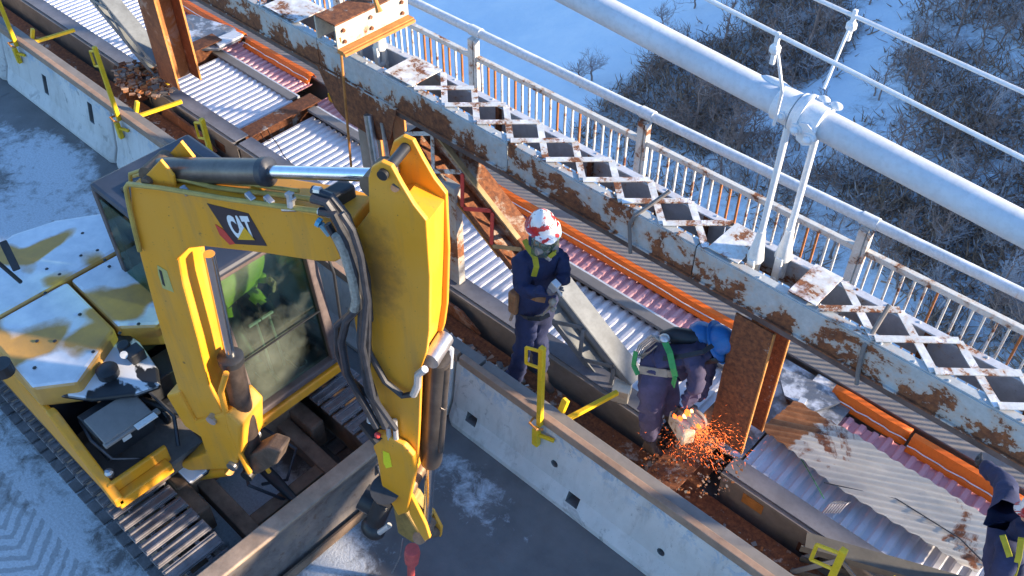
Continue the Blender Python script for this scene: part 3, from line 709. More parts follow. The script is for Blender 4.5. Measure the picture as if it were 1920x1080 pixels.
for x0,x1,y,lab in((-12.,-9.4,5.97,'dark grey timber walkway strip at the upper left sheets'),(-9.05,-6.9,5.98,'dark grey strip between white and pinkish sheets above the arm cylinder'),(-6.4,-2.5,5.93,'dark grey strip between white and pinkish sheets behind the workers')):
    m=MB(); m.bb(x0,x1,y-.06,y+.06,-.06,-.02); m.bb(x0,x1,y+.063,y+.105,-.075,-.045,1); m.build('walkway_strip',[M_['grime'] if 0 else M_['strip'],M_['frost']],label=lab,cat='timber',bev=.004)
q=[aZ(*p,z) for p,z in(((1428,800),.06),((1492,750),.02),((1905,1002),.04),((1832,1072),.06),((1560,905),.05))]
dirr=(aZ(1700,870,.05)-aZ(1500,830,.05))
corrugated([(p.x,p.y,.03) for p in q],(dirr.x,dirr.y),.066,.022,'roofing_sheet',M_['oldsheet'],'long cream roofing sheet streaked with rust lying over the other sheets at the lower right','metal sheet',None,'sin',.002,lambda x,y,k:.03*mnoise.noise(Vector((x*2.,y*3.,0))))
for pts,z,lab,mt in(([(338,38),(360,30),(440,55),(452,75),(410,95),(348,95)],.06,'dark frosted plate between the rusted post and the white plate at the upper left','fr'),([(398,78),(440,60),(457,68),(412,90)],.10,'small white plate at the end of the upper left orange barrier','frost'),
   ([(1455,690),(1555,730),(1575,758),(1525,775),(1470,745)],-.03,'blue-grey frosted plate right of the rust-brown post','fr'),([(1500,748),(1513,752),(1507,762),(1495,757)],.0,'tiny white block on the dark plate beside the roofing sheet','frost')):
    m=MB(); m.prism([tuple(aZ(x,y,z)) for x,y in pts],(0,0,.03)); m.build('steel_plate',M_['frost'] if mt=='frost' else m_rustpaint('frosted_dark_steel',(.17,.19,.22),.60,.66,3.,.25),label=lab,cat='steel plate')
m=MB(); q=aZ(310,180,-.05); m.bb(q.x-.08,q.x+.02,q.y-.05,q.y+.10,-.3,.10); m.build('steel_stub',M_['yel'],label='steel stub coloured sunlit gold under the grey floor beam at the upper left',cat='steel plate',bev=.004)  # sunlight on the bare steel is put into this yellow
m=MB(); m.bb(q.x+.03,q.x+.12,q.y+.02,q.y+.16,-.3,.08); m.build('steel_stub',M_['rusto'],label='orange-brown steel stub beside the golden one at the upper left',cat='steel plate',bev=.004)
# orange barrier sheets
def orange(x0,x1,y,lab,z0=-.07,h=.11,lean=.09):
    t=thing('orange_barrier',((x0+x1)/2,y,z0),lab,'barrier')
    n=int((x1-x0)/.12)+1; m=MB(); vs=[];fs=[]
    for i in range(n+1):
        x=x0+(x1-x0)*i/n; w_=.012*mnoise.noise(Vector((x*3,1,2))); hh=.012*mnoise.noise(Vector((x*1.3,7,2)))
        P=[(x,y-.085+w_,z0+.02),(x,y-.05+w_,z0+.045),(x,y-.03-w_,z0+h*.55),(x,y+.0+w_,z0+h+hh),(x,y+.055+w_,z0+h+.004+hh),(x,y+.075,z0+h*.5)]
        vs+=P
    for i in range(n):
        for k in range(5): fs.append((i*6+k,(i+1)*6+k,(i+1)*6+k+1,i*6+k+1))
    m.add(vs,fs); o=m.build('panel',M_['orange'],t,smooth=True); s_=o.modifiers.new('t','SOLIDIFY'); s_.thickness=.006
    m=MB(); p=[(x0+(x1-x0)*i/14,y-.062+.006*math.sin(i*2.1),z0+.08+.004*math.sin(i)) for i in range(15)]; m.tube(p,.006,5); m.build('rope',M_['socket'],t)
orange(-16,-11.1,6.42,'orange barrier sheet at the very top left'); orange(-11.0,-9.55,6.40,'short orange barrier sheet beside the brown floor beam')
orange(-6.45,-2.62,6.36,'long orange barrier sheet running behind both workers',-.07,.09); orange(-1.72,-.95,6.30,'orange barrier sheet at the right, upper piece before the rope tie',-.09,.13); orange(-.92,.12,6.25,'orange barrier sheet at the right, lower piece after the rope tie',-.09,.15)
m=MB(); m.bb(-9.1,-8.1,6.30,6.36,-.1,.02); m.build('yellow_strip',M_['yel'],label='short yellow strip on the pinkish sheets beside the grey post',cat='strip',bev=.01)
# long grey beam beyond the orange barriers
t=thing('edge_beam',(-5,6.6,-.2),'long smooth grey-brown edge beam beyond the orange barriers','steel beam')
m=MB(); m.bb(-17,1.6,6.46,6.70,-.06,-.03); m.build('top_flange',M_['strip'],t,bev=.006); m=MB(); m.bb(-17,1.6,6.57,6.59,-.5,-.062); m.build('web',M_['strip'],t)
m=MB(); m.bb(-2.30,-1.95,5.10,6.44,-.13,-.10); m.bb(-1.94,-1.50,5.75,6.44,-.075,-.05); m.build('frosted_plate',M_['grime'] if 0 else m_rustpaint('frosty_dark_plate',(.20,.21,.22),.6,.66,3.,.3),label='dark frosted steel plate right of the rust-brown post',cat='steel plate')
# ------------------------------------------------------------------ railing
for i,(x0,x1) in enumerate(((-12.06,-9.6),(-9.58,-7.12),(-7.1,-4.66),(-4.64,-2.17),(-2.15,.30),(.32,2.6))):
    t=thing('railing',((x0+x1)/2,7.,-.1),['rusty white railing section at the top left edge','rusty white railing section behind the hanging steel beam','rusty white railing section above the first lattice squares','rusty white railing section left of the suspender ropes','rusty white railing section right of the suspender ropes','rusty white railing section at the right edge'][i],'railing','railing sections along the outer edge of the bridge')
    m=MB(); m.tube([(x0,7.06,1.37),(x1,7.06,1.37)],.052,14); m.build('top_rail',M_['railtop'],t,smooth=True)
    m=MB(); m.bb(x0+.10,x1+.00,6.97,7.03,1.05,1.11); m.build('mid_rail',M_['rail'],t,bev=.006)
    m=MB(); m.bb(x0+.05,x1-.05,6.97,7.03,.10,.15); m.build('bottom_rail',M_['rail'],t,bev=.004)
    m=MB(); m.bb(x0-.02,x0+.055,6.955,7.035,-.1,1.31); m.bb(x0+.07,x0+.10,6.955,7.035,-.1,1.31); m.build('post',M_['rail'],t,bev=.005)
    m=MB(); m.tube([(x0-.06,7.06,1.37),(x0+.10,7.06,1.37)],.062,14); m.build('coupling',M_['railtop'],t,smooth=True)
    n=21
    for k in range(n):
        x=x0+.16+(x1-x0-.2)*k/n
        m=MB(); m.bb(x-.010,x+.010,6.989,7.011,.15,1.05); m.build('baluster',M_['balr'] if rdd.random()<.28 else M_['rail'],t)
m=MB(); m.bb(-17,2.6,6.75,7.1,-.25,-.1); m.build('outer_stringer',M_['strip'],label='outer edge stringer carrying the railing posts',cat='steel beam')
# ------------------------------------------------------------------ main cable, clamp, suspenders
def cz(x): 
    p=(aY(1095,0,5.06),aY(1920,430,5.06)); tt=(x-p[0].x)/(p[1].x-p[0].x); return p[0].z+(p[1].z-p[0].z)*tt
t=thing('main_cable',(-3,5.06,3.2),'thick frosted white main suspension cable crossing the upper right','cable')
m=MB(); m.tube([(-14,5.06,cz(-14)+1.0),(-9,5.06,cz(-9)+.25),(-5,5.06,cz(-5)),(-2.3,5.06,cz(-2.3)),(0,5.06,cz(0)+.0),(2.5,5.06,cz(2.5)+.12)],.098,40); m.build('cable',M_['cablep'],t,smooth=True)
XC=-2.13; zc=cz(XC)
t=thing('cable_band',(XC,5.06,zc),'frosted bolted clamp band gripping the thick cable','cable clamp')
ax=V(1,0,(cz(0)-cz(-4))/4).normalized()
m=MB(); c=V(XC,5.06,zc); m.tube([c-ax*.27,c-ax*.26,c-ax*.09],[.155,.164,.164],28); m.build('rear_band',M_['frost'],t,smooth=True)
m=MB(); m.tube([c-ax*.03,c-ax*.015,c+ax*.02],[.195,.205,.205],28); m.tube([c+ax*.021,c+ax*.18,c+ax*.19],[.185,.18,.165],28); m.prism([c+ax*.03+V(0,-.17,-.02),c+ax*.05+V(0,-.17,-.13),c+ax*.12+V(0,-.17,-.16),c+ax*.19+V(0,-.17,-.12),c+ax*.20+V(0,-.17,.02),c+ax*.12+V(0,-.17,.07),c+ax*.05+V(0,-.17,.05)],(0,-.03,0)); m.tube([c-ax*.07,c-ax*.02],.185,28); m.build('front_band',M_['frost'],t,smooth=True)
for sx,sz_ in((.03,-.03),(.16,-.06)):
    m=MB(); p=c+ax*sx+V(0,-.19,sz_); m.tube([p+V(0,.03,0),p+V(0,-.03,0)],.055,16); m.ball(p+V(0,-.045,.0),.036,10); m.build('bolt',M_['frost'],t,smooth=True)
for sx in(.10,.22): 
    m=MB(); p=c+ax*sx+V(0,.08,.18); m.ball(p,.045,10,sc=(1.3,1,.8)); m.build('snowy_nut',M_['frost'],t,smooth=True)
m=MB(); p=c-ax*.14+V(0,-.165,.0); m.tube([p+V(0,.03,0),p+V(0,-.02,0)],.045,14); m.ball(p+V(0,-.03,0),.03,8); m.build('bolt',M_['frost'],t,smooth=True)
m=MB(); m.ball(c-ax*.36+V(0,.05,.135),.05,12,sc=(3.0,1.,.7)); m.build('snow_lump',M_['frost'],t,smooth=True)
t.scale=(.74,.70,.70)
def suspender(top,bot,lab,snow=1.):
    t=thing('suspender_rope',bot,lab,'cable','white suspender ropes with socket ends')
    top=V(*top);bot=V(*bot); d=(bot-top).normalized(); b2=bot-d*.42
    m=MB(); m.tube([top,b2],.024,10); m.build('rope',M_['frost'],t,smooth=True)
    m=MB(); m.tube([b2-d*.02,b2+d*.06,b2+d*.24,b2+d*.26],[.030,.036,.064,.056],14); m.build('socket',M_['socket'],t,smooth=True)
    m=MB()
    for s_ in(-1,1): m.beam(b2+d*.22+V(0,s_*.052,0),b2+d*.48+V(0,s_*.045,0),.032,.06,(1,0,0))
    m.tube([b2+d*.43+V(0,-.075,0),b2+d*.43+V(0,.075,0)],.026,10); m.build('clevis',M_['socket'],t,bev=.008)
for xa,ya,lab in((-2.20,4.98,'white suspender rope hanging from the cable clamp, front one with its socket on the chord'),(-2.06,5.13,'white suspender rope hanging from the cable clamp, rear one')):
    suspender((xa+.01,ya,zc-.08),(xa,ya,2.10),lab)
for xa,ya,lab in((-6.62,4.98,'left white rope socket under the hanging rusty steel beam'),(-6.40,5.10,'right white rope socket under the hanging rusty steel beam')):
    suspender((xa,ya,cz(-6.5)-.1),(xa,ya,2.10),lab)
# hand ropes above the cable
def hrope(p0,p1,lab):
    a=aY(*p0);b=aY(*p1); d=b-a; a=a-d*.8; b=b+d*.3
    m=MB(); m.tube([a+(b-a)*k/6 for k in range(7)],.014,8); m.build('hand_rope',M_['frost'],label=lab,cat='cable',smooth=True)
hrope((1330,0,4.75),(1920,298,4.75),'thin frosted hand rope just above the thick cable'); hrope((1535,0,5.38),(1920,173,5.38),'thin frosted hand rope at the upper right corner')
def stanch(pt,Y,foot,lab,kink):
    a=aY(*pt,Y); b=V(*foot); t=thing('rope_stanchion',b,lab,'stanchion')
    m=MB(); mid=a.lerp(b,.55)+V(*kink); m.tube([a+V(0,0,-.02),a.lerp(b,.3)+V(kink[0]*.5,0,0),mid,b],.011,6); m.build('rod',M_['frost'],t,smooth=True)
    m=MB(); m.ball(a+V(0,0,-.06),.038,8); m.beam(a+V(0,0,.05),a+V(0,0,-.16),.028,.028,(1,0,0)); m.build('clip',M_['frost'],t,bev=.005)
stanch((1457,75),4.75,(XC-.12,4.90,zc-.05),'thin bent rod holding the front hand rope above the cable clamp',(.05,0,0))
stanch((1601,32),5.38,(XC+.02,5.20,zc+.14),'thin straight rod holding the rear hand rope above the cable clamp',(0,0,0))
# hanging steel channel across the chord near upper middle
t=thing('spreader_beam',(-6.45,5.0,2.45),'cream and rusty steel channel lying across the truss at the top, held by rods','steel beam')
pa=V(-6.36,4.58,2.63); pb=V(-6.36,5.42,2.63)
m=MB(); m.bb(-6.36,-6.345,4.58,5.44,2.50,2.72); m.build('web',M_['cream'],t,bev=.003)
m=MB(); m.bb(-6.36,-6.27,4.58,5.44,2.485,2.497); m.bb(-6.36,-6.25,4.58,5.44,2.455,2.483); m.build('bottom_flange',M_['orust'],t,bev=.003)
m=MB(); m.bb(-6.62,-6.345,4.58,5.44,2.723,2.737); m.build('top_flange',M_['rustp'],t,bev=.003)
m=MB(); m.bb(-6.64,-6.625,4.58,5.44,2.50,2.72); m.build('rear_web',M_['cream'],t)
for y in(4.66,4.98,5.36):
    m=MB(); m.tube([(-6.345,y,2.66),(-6.325,y,2.66)],.018,8); m.tube([(-6.345,y,2.55),(-6.325,y,2.55)],.018,8); m.build('bolt',M_['rust'],t)
def rodt(a,b,lab,r=.012): 
    m=MB(); m.tube([a,b],r,8); m.build('tie_rod',M_['orust'],label=lab,cat='rod',smooth=True)
rodt(aY(637,70,4.62),aY(660,330,4.70),'thin rusty rod hanging in front of the chord below the steel channel',.013); 
m=MB(); a=aY(694,-30,4.70); b=aY(711,22,4.70); m.tube([a,a.lerp(b,.75),b],[.018,.02,.032],8); m.build('tie_rod',M_['orust'],label='orange rusty rod rising from the steel channel out of the picture',cat='rod',smooth=True)
# ropes / hoses looping over the chord
def loop(pts,lab,r=.014,mat='rubber'):
    m=MB(); m.tube(pts,r,8); m.build('hose',M_[mat],label=lab,cat='hose',smooth=True)
loop([aY(1256,358,5.05),aY(1190,405,4.80),aY(1180,420,4.78),aY(1182,475,4.74)],'grey hose bent over the chord above the orange barrier',.016,'grime')
loop([aY(1668,572,5.05),aY(1620,650,4.80),aY(1610,690,4.79),aY(1606,720,4.78)],'dark hose bent over the chord at the right',.017,'grime')
def wire(pts,lab,mat='rubber',r=.006):
    m=MB(); m.tube(pts,r,5); m.build('wire',M_[mat],label=lab,cat='wire',smooth=True)
zz=-.07
wire([aZ(*p,zz) for p in((508,265),(495,262),(482,238),(486,230),(498,234),(505,250),(520,270),(532,292),(545,305))],'coiled dark wire on the sheet above the arm cylinder')
wire([aZ(*p,.0) for p in((1497,852),(1520,890),(1545,935))],'thin green cord stretched across the wide sheet at the lower right','harnessg',.004)
m=MB()
for k in range(7): 
    c=aZ(1548+k*5,955,-.04); m.tube([c+V(0,-.05,0),c+V(.01,.03,.05),c+V(.02,.10,.03)],.008,5)
m.build('wire_coil',M_['steel'],label='small heap of bundled wire on the wide sheet at the lower right',cat='wire',smooth=True)
wire([aZ(*p,.05) for p in((1545,905),(1680,935),(1800,1010),(1850,1060))],'black cable lying over the rusted roofing sheet')
m=MB(); p=aZ(1165,735,.15); m.box(p,(.16,.14,.16),Matrix.Rotation(.4,3,'Z')); m.build('timber_block',M_['cream'],label='pale wooden block at the foot of the middle diagonal',cat='block',bev=.006)
# ================================================================== EXCAVATOR
ex=thing('excavator',(-5.6,2.0,0),'yellow tracked excavator with snow on its hood and its arm raised, working beside the barrier','excavator')
YEL=M_['catY']
# --- tracks
def track(y0,y1,x0,x1):
    tr=MB(); yc=(y0+y1)/2; r=.30
    tr.bb(x0+.25,x1-.25,yc-.14,yc+.14,.14,.48); tr.tube([(x1-.32,yc-.10,.30),(x1-.32,yc+.10,.30)],.25,20); tr.tube([(x0+.32,yc-.10,.30),(x0+.32,yc+.10,.30)],.25,20)
    for k in range(6): xx=x0+.55+(x1-x0-1.1)*k/5; tr.tube([(xx,yc-.12,.14),(xx,yc+.12,.14)],.085,12)
    root=tr.build('track',M_['mud'],ex,bev=.006)
    ch=MB(); L=x1-x0-2*r
    path=[]; n=28; per=2*L+2*math.pi*r; N=int(per/.150)
    def at(s):
        s%=per
        if s<L: return V(x0+r+s,yc,2*r+.01),0
        s-=L
        if s<math.pi*r: a=s/r; return V(x1-r+r*math.sin(a),yc,r+.01+r*math.cos(a)),a
        s-=math.pi*r
        if s<L: return V(x1-r-s,yc,.012),math.pi
        s-=L; a=s/r; return V(x0+r-r*math.sin(a),yc,r+.01-r*math.cos(a)),math.pi+a
    me=None
    for k in range(N):
        p,a=at(k*per/N)
        if me is None:
            m=MB(); m.box((0,0,.0),(.118,y1-y0,.024)); m.box((.040,0,.018),(.020,y1-y0-.02,.022)); m.box((-.030,0,.015),(.015,y1-y0-.02,.016))
            for yy in(-.09,.09): m.box((0,yy,-.03),(.145,.035,.05))
            pp=MB(); pp.v=[q+WL(root) for q in m.v]; pp.f=m.f; pp.m=m.m
            o=pp.build('shoe',M_['shoe'],root,bev=.004); me=o
        else: o=me.copy(); COL.objects.link(o)
        o.location=p-WL(root); o.rotation_euler=(0,a,0)
track(.90,1.36,-7.45,-4.05); track(2.66,3.12,-7.45,-3.95)
# --- undercarriage, blade arms, blade
m=MB(); m.bb(-6.6,-4.9,1.40,2.62,.30,.52); m.bb(-6.9,-4.6,1.36,1.50,.2,.5); m.bb(-6.9,-4.6,2.50,2.64,.2,.5); m.build('car_body',M_['mud'],ex,bev=.02)
m=MB(); m.tube([(-5.75,2.,.52),(-5.75,2.,.66)],.48,28); m.build('slew_ring',M_['mud'],ex)
m=MB()
for y in(1.62,2.42): m.beam((-5.1,y,.36),(-4.02,y,.26),.13,.16)
m.beam((-4.35,1.62,.29),(-4.35,2.42,.29),.12,.10); m.build('blade_arm',M_['mud'],ex,bev=.01)
m=MB(); P=[]
for k in range(9):
    a=-.9+1.8*k/8; P.append(V(-3.98+.10*(1-math.cos(a))*1.6-.0,.0,.34+.30*math.sin(a)/math.sin(.9)))
for f in range(8):
    a,b=P[f],P[f+1]; q=V(-.025,0,0); m.prism([(a.x,.93,a.z),(b.x,.93,b.z),(b.x-.028,.93,b.z),(a.x-.028,.93,a.z)],(0,2.17,0))
bl=m.build('dozer_blade',M_['blade'],ex,smooth=True)
m=MB(); m.bb(-4.055,-3.905,.925,3.105,.645,.685); m.build('top_lip',M_['wood'] if 0 else m_plain('sunlit_tan_worn_steel',(.36,.27,.20),.6,.2,.35,4,.3),bl,bev=.012)  # lighter tan paints the sunlit band along the worn blade top
m=MB(); m.bb(-3.91,-3.885,.925,3.105,.03,.13); m.build('cutting_edge',M_['mud'],bl,bev=.004)
m=MB(); m.bb(-4.10,-3.90,.915,.935,.06,.66); m.bb(-4.10,-3.90,3.10,3.12,.06,.66); m.bb(-4.10,-4.03,1.2,2.9,.50,.60); m.build('end_plate',M_['blade'],bl)
m=MB(); m.tube([(-5.0,2.02,.45),(-4.5,2.02,.40),(-4.2,2.02,.36)],[.05,.05,.03],12); m.build('blade_cylinder',M_['black'],ex,smooth=True)
m=MB(); m.tube([(-4.9,2.2,.6),(-4.55,2.3,.48),(-4.45,2.1,.35),(-4.6,1.95,.3)],.014,6); m.tube([(-4.9,2.0,.6),(-4.5,1.8,.55),(-4.3,2.,.30)],.014,6); m.build('hose',M_['rubber'],ex,smooth=True)
# --- revolving house
m=MB(); m.bb(-7.1,-4.92,.97,3.0,.66,.80); m.build('house_deck',M_['mud'],ex,bev=.02)
m=MB() # counterweight ring
out=[]
for k in range(15):
    a=math.pi*(.5+k/14); out.append((-6.35+1.06*math.cos(a)*1.05,2.0+1.04*math.sin(a)))
poly=[(x,y,.72) for x,y in out]; m.prism(poly,(0,0,.62)); m.build('counterweight',YEL,ex,bev=.04)
HZ=1.50
def panel(pts,name,mat,z0,z1,par=ex,bev=.02,mi=None):
    m=MB(); m.prism([(p.x,p.y,z0) for p in pts],(0,0,z1-z0)); return m.build(name,mat,par,bev=bev)
hp=lambda *q:[aZ(a,b,HZ) for a,b in q]
XL=-6.60
rearp=[V(XL,.985,0),V(XL,2.36,0),V(-7.12,2.42,0),V(-7.36,2.05,0),V(-7.46,1.70,0),V(-7.36,1.35,0),V(-7.05,1.06,0)]
panel(rearp,'rear_hood',M_['hood'],1.30,HZ+.005,bev=.035)
panel([V(-6.575,.985,0),V(-5.72,.96,0),V(-5.52,1.22,0),V(-5.80,1.70,0),V(-6.575,1.72,0)],'right_hood',M_['hood'],1.26,HZ-.004,bev=.03)
panel([V(-6.575,1.745,0),V(-5.82,1.725,0),V(-5.60,1.95,0),V(-5.62,2.16,0),V(-6.3,2.28,0),V(-6.575,2.34,0)],'left_hood',M_['hood'],1.24,HZ-.008,bev=.03)
m=MB(); m.bb(-7.1,-5.72,1.0,2.28,.8,1.25); m.build('engine_bay',M_['black'],ex)
m=MB(); m.prism([(-7.1,.965,.78),(-5.62,.955,.78),(-4.87,.955,.78),(-4.87,.955,.92),(-5.60,.955,1.28),(-7.1,.965,1.28)],(0,.05,0)); m.build('side_panel',YEL,ex,bev=.015)
m=MB(); m.prism([(-5.58,.935,1.36),(-5.50,.935,1.36),(-4.84,.935,.92),(-4.84,.935,.84),(-4.92,.935,.84)],(0,.075,0)); m.build('front_side_rail',YEL,ex,bev=.015)
# handles, hinges and bolt heads on the hood
m=MB()
MBH=[]
for px,py in((155,438),(88,505),(183,470),(205,500),(152,480),(112,515),(85,550),(150,590),(225,625),(70,640),(103,640),(175,660),(260,608),(197,488),(65,690)): p=aZ(px,py,HZ); m=MB(); m.ball((p.x,p.y,HZ+.004),.017,6,sc=(1,1,.5)); m.build('bolt_head',M_['black'],ex)
m=MB(); m.bb(-5.74,-5.5,1.0,1.25,1.30,1.50) if 0 else None
# black front cover and battery compartment
m=MB(); bp_=[aZ(*p,1.38) for p in((232,618),(262,640),(296,690),(300,722),(255,738),(170,748),(98,738))]
m.prism([tuple(p) for p in bp_],(0,0,-.05)); m.build('black_cover',M_['snowblack'],ex,bev=.02)
m=MB(); p=aZ(236,658,1.42); m.tube([(p.x,p.y,1.38),(p.x,p.y,1.50)],.05,14); p2=aZ(252,660,1.46); m.box((p2.x,p2.y,1.44),(.12,.12,.10)); m.build('work_light',M_['black'],ex,bev=.01)
m=MB(); p=aZ(231,660,1.50); m.tube([(p.x,p.y,1.47),(p.x+.02,p.y-.01,1.49)],.03,12); m.build('lens',M_['white'],ex)
m=MB(); p=aZ(210,715,1.30); m.tube([(p.x,p.y,1.24),(p.x,p.y,1.44),(p.x,p.y,1.46)],[.075,.085,.05],16); m.build('filler_cap',M_['black'],ex,smooth=True)
m=MB(); m.bb(-5.55,-4.90,1.0,1.72,.80,.84); m.build('compartment_floor',M_['grime'],ex)
m=MB(); m.prism([(-5.50,.99,1.30),(-4.94,.99,.88),(-4.94,.99,.84),(-5.50,.99,.84)],(0,.02,0)); m.build('compartment_side',M_['flange'],ex)
m=MB(); m.box((-5.30,1.30,1.12),(.30,.42,.30)); m.build('battery',M_['black'],ex,bev=.015)
m=MB(); m.box((-5.20,1.30,1.285),(.28,.40,.02),Matrix.Rotation(R(8),3,'Y')); m.box((-5.06,1.32,1.25),(.05,.46,.03)); m.build('tray',M_['strip'],ex,bev=.008)
m=MB(); m.box((-5.02,1.42,1.275),(.055,.17,.012)); m.build('label_plate',M_['white'],ex)
m=MB(); m.box((-5.142,1.28,1.12),(.012,.07,.08)); m.build('label_plate',M_['white'],ex)
m=MB(); m.tube([(-5.02,1.03,.85),(-5.02,1.03,1.0)],.025,8); m.ball((-5.02,1.03,1.02),.04,8); m.build('latch',M_['steel'],ex)
m=MB(); m.tube([(-5.45,1.1,1.2),(-5.2,1.06,1.22),(-5.05,1.1,1.1),(-5.0,1.3,.95)],.012,6); m.tube([(-5.45,1.4,1.3),(-5.3,1.6,1.25),(-5.1,1.65,1.05),(-4.95,1.55,.9)],.016,6); m.build('hose',M_['rubber'],ex,smooth=True)
m=MB(); m.bb(-4.93,-4.84,.96,1.42,.80,.90); m.bb(-4.97,-4.93,.96,1.46,.80,1.0) ; m.build('front_bumper',YEL,ex,bev=.012)
m=MB(); m.bb(-5.6,-5.35,1.62,2.06,.82,1.22); m.tube([(-5.3,1.62,.92),(-5.3,1.95,.92)],.10,14); m.tube([(-5.4,1.5,1.18),(-5.1,1.7,1.05),(-4.9,1.8,.95)],.03,8); m.build('valve_block',M_['black'],ex,bev=.01)
# mirrors and exhaust at the left edge
m=MB(); p=aZ(28,505,1.7); m.beam((p.x,p.y,1.55),(p.x-.10,p.y-.10,1.86),.03,.03); m.beam(aZ(5,452,1.9),aZ(32,507,1.7),.06,.05); m.build('mirror',M_['black'],ex,bev=.01)
m=MB(); p=aZ(5,690,1.55); m.tube([(p.x,p.y,1.50),(p.x,p.y,1.60)],.075,14); m.build('exhaust',M_['black'],ex)
# --- cab
CX0,CX1,CY0,CY1,CZ0,CZ1=-6.35,-4.74,2.10,2.98,.86,2.34
cab=MB(); cab.bb(CX0,CX1,CY0+.02,CY1,.80,.90); cab=cab.build('cab',M_['black'],ex)
FT=-4.86 # top of the windscreen leans back
PB=m_plain('brown_black_pillar',(.11,.085,.08),.6,0,.4,7,.2)
def pil(a,b,w_=.07,h_=None): m=MB(); m.beam(a,b,w_,h_ or w_,(1,0,0)); m.build('pillar',PB,cab,bev=.012)
pil((CX1,CY0+.03,.95),(FT,CY0+.03,CZ1),.075); pil((CX1,CY1-.04,.95),(FT,CY1-.04,CZ1),.085); pil((CX0,CY0+.04,.9),(CX0,CY0+.04,CZ1)); pil((CX0,CY1-.04,.9),(CX0,CY1-.04,CZ1)); pil((-5.7,CY1-.03,.9),(-5.7,CY1-.03,CZ1),.06)
pil((FT,CY0,CZ1),(FT,CY1,CZ1),.09); pil((CX1,CY0,.955),(CX1,CY1,.955),.06,.10)
m=MB(); m.prism([(CX0-.02,CY0,CZ1),(FT+.07,CY0,CZ1),(FT+.07,CY1+.02,CZ1),(CX0-.02,CY1+.02,CZ1)],(0,0,.07)); m.build('roof',M_['snowblack'] if 0 else m_plain('dark_blue_grey_roof',(.035,.042,.062),.45,0,.3,3,.1),cab,bev=.03)
m=MB(); m.bb(-6.1,-5.35,CY0+.12,CY1-.1,CZ1+.071,CZ1+.095); m.build('roof_hatch',M_['black'],cab,bev=.01)
m=MB(); m.prism([(CX1-.005,CY0+.07,1.0),(CX1-.005,CY1-.08,1.0),(FT-.005,CY1-.08,CZ1-.04),(FT-.005,CY0+.07,CZ1-.04)],(-.006,0,0)); m.build('windscreen',M_['glass'],cab)
m=MB(); m.beam((CX1-.016,CY0+.07,1.52),(CX1-.016,CY1-.08,1.52),.012,.012); m.build('pane_joint',M_['black'],cab)
m=MB(); m.bb(CX0+.06,CX1-.1,CY0+.01,CY0+.016,1.2,CZ1-.05); m.build('side_window',M_['glass'],cab); m=MB(); m.bb(CX0+.06,CX1-.1,CY1-.03,CY1-.024,1.2,CZ1-.05); m.build('door_window',M_['glass'],cab)
m=MB(); m.bb(CX0,CX0+.02,CY0+.08,CY1-.08,.9,CZ1-.05); m.bb(CX0+.05,CX1-.05,CY1-.02,CY1,.9,1.18); m.build('lower_panel',M_['black'],cab)
m=MB(); m.bb(CX1-.02,CX1+.06,CY0-.01,CY1+.02,.80,.895); m.build('front_sill',YEL,cab,bev=.012)
m=MB(); m.bb(-6.0,-5.6,2.28,2.80,1.15,1.30); m.box((-6.02,2.54,1.62),(.12,.48,.66),Matrix.Rotation(R(-10),3,'Y')); m.build('seat',M_['black'],cab,bev=.04)
m=MB()
for y in(2.50,2.62):
    m.tube([(-5.0,y,.92),(-5.06,y,1.48)],.012,8); m.tube([(-5.06,y-.07,1.48),(-5.06,y+.04,1.48)],.014,8)
m.build('travel_lever',M_['silver'],cab,smooth=True)
m=MB(); m.box((-5.0,2.45,.915),(.22,.10,.02)); m.box((-5.0,2.72,.915),(.22,.10,.02)); m.build('pedal',M_['steel'],cab)
m=MB()
for y in(2.22,2.86): m.bb(-5.75,-5.35,y-.05,y+.05,1.0,1.36); m.tube([(-5.40,y,1.36),(-5.36,y,1.55)],[.012,.022],8)
m.build('console',M_['black'],cab,bev=.02)
m=MB(); m.tube([(CX1+.06,CY1+.04,1.0),(CX1+.08,CY1+.05,1.9),(CX1+.02,CY1+.05,2.1)],.012,8); m.build('grab_rail',M_['black'],cab,smooth=True)
def m_stain(c):
    m=YEL.copy(); m.name='yellow_paint_with_grease_smear'; t=m.node_tree; b=t.nodes['Principled BSDF']; src=b.inputs['Base Color'].links[0].from_socket
    n=NM.__new__(NM); n.m=m; n.t=t; n.b=b
    g=n.n('ShaderNodeNewGeometry'); vm=n.n('ShaderNodeVectorMath',operation='SUBTRACT'); n.l(g.outputs['Position'],vm.inputs[0]); vm.inputs[1].default_value=tuple(c)
    mp=n.n('ShaderNodeMapping'); mp.inputs['Scale'].default_value=(4.6,4.6,1.75); mp.inputs['Rotation'].default_value=(0,R(-14),0); n.l(vm.outputs[0],mp.inputs['Vector'])
    ln=n.n('ShaderNodeVectorMath',operation='LENGTH'); n.l(mp.outputs[0],ln.inputs[0])
    f=n.noise(g.outputs['Position'],9,8,.7); h=n.math('ADD',ln.outputs['Value'],n.math('MULTIPLY',n.math('SUBTRACT',f,.5),1.3))
    k=n.ramp(h,[(.15,(.62,)*3),(.75,(0,0,0))]); n.l(n.mix(k,src,(.06,.045,.03)),b.inputs['Base Color']); return m
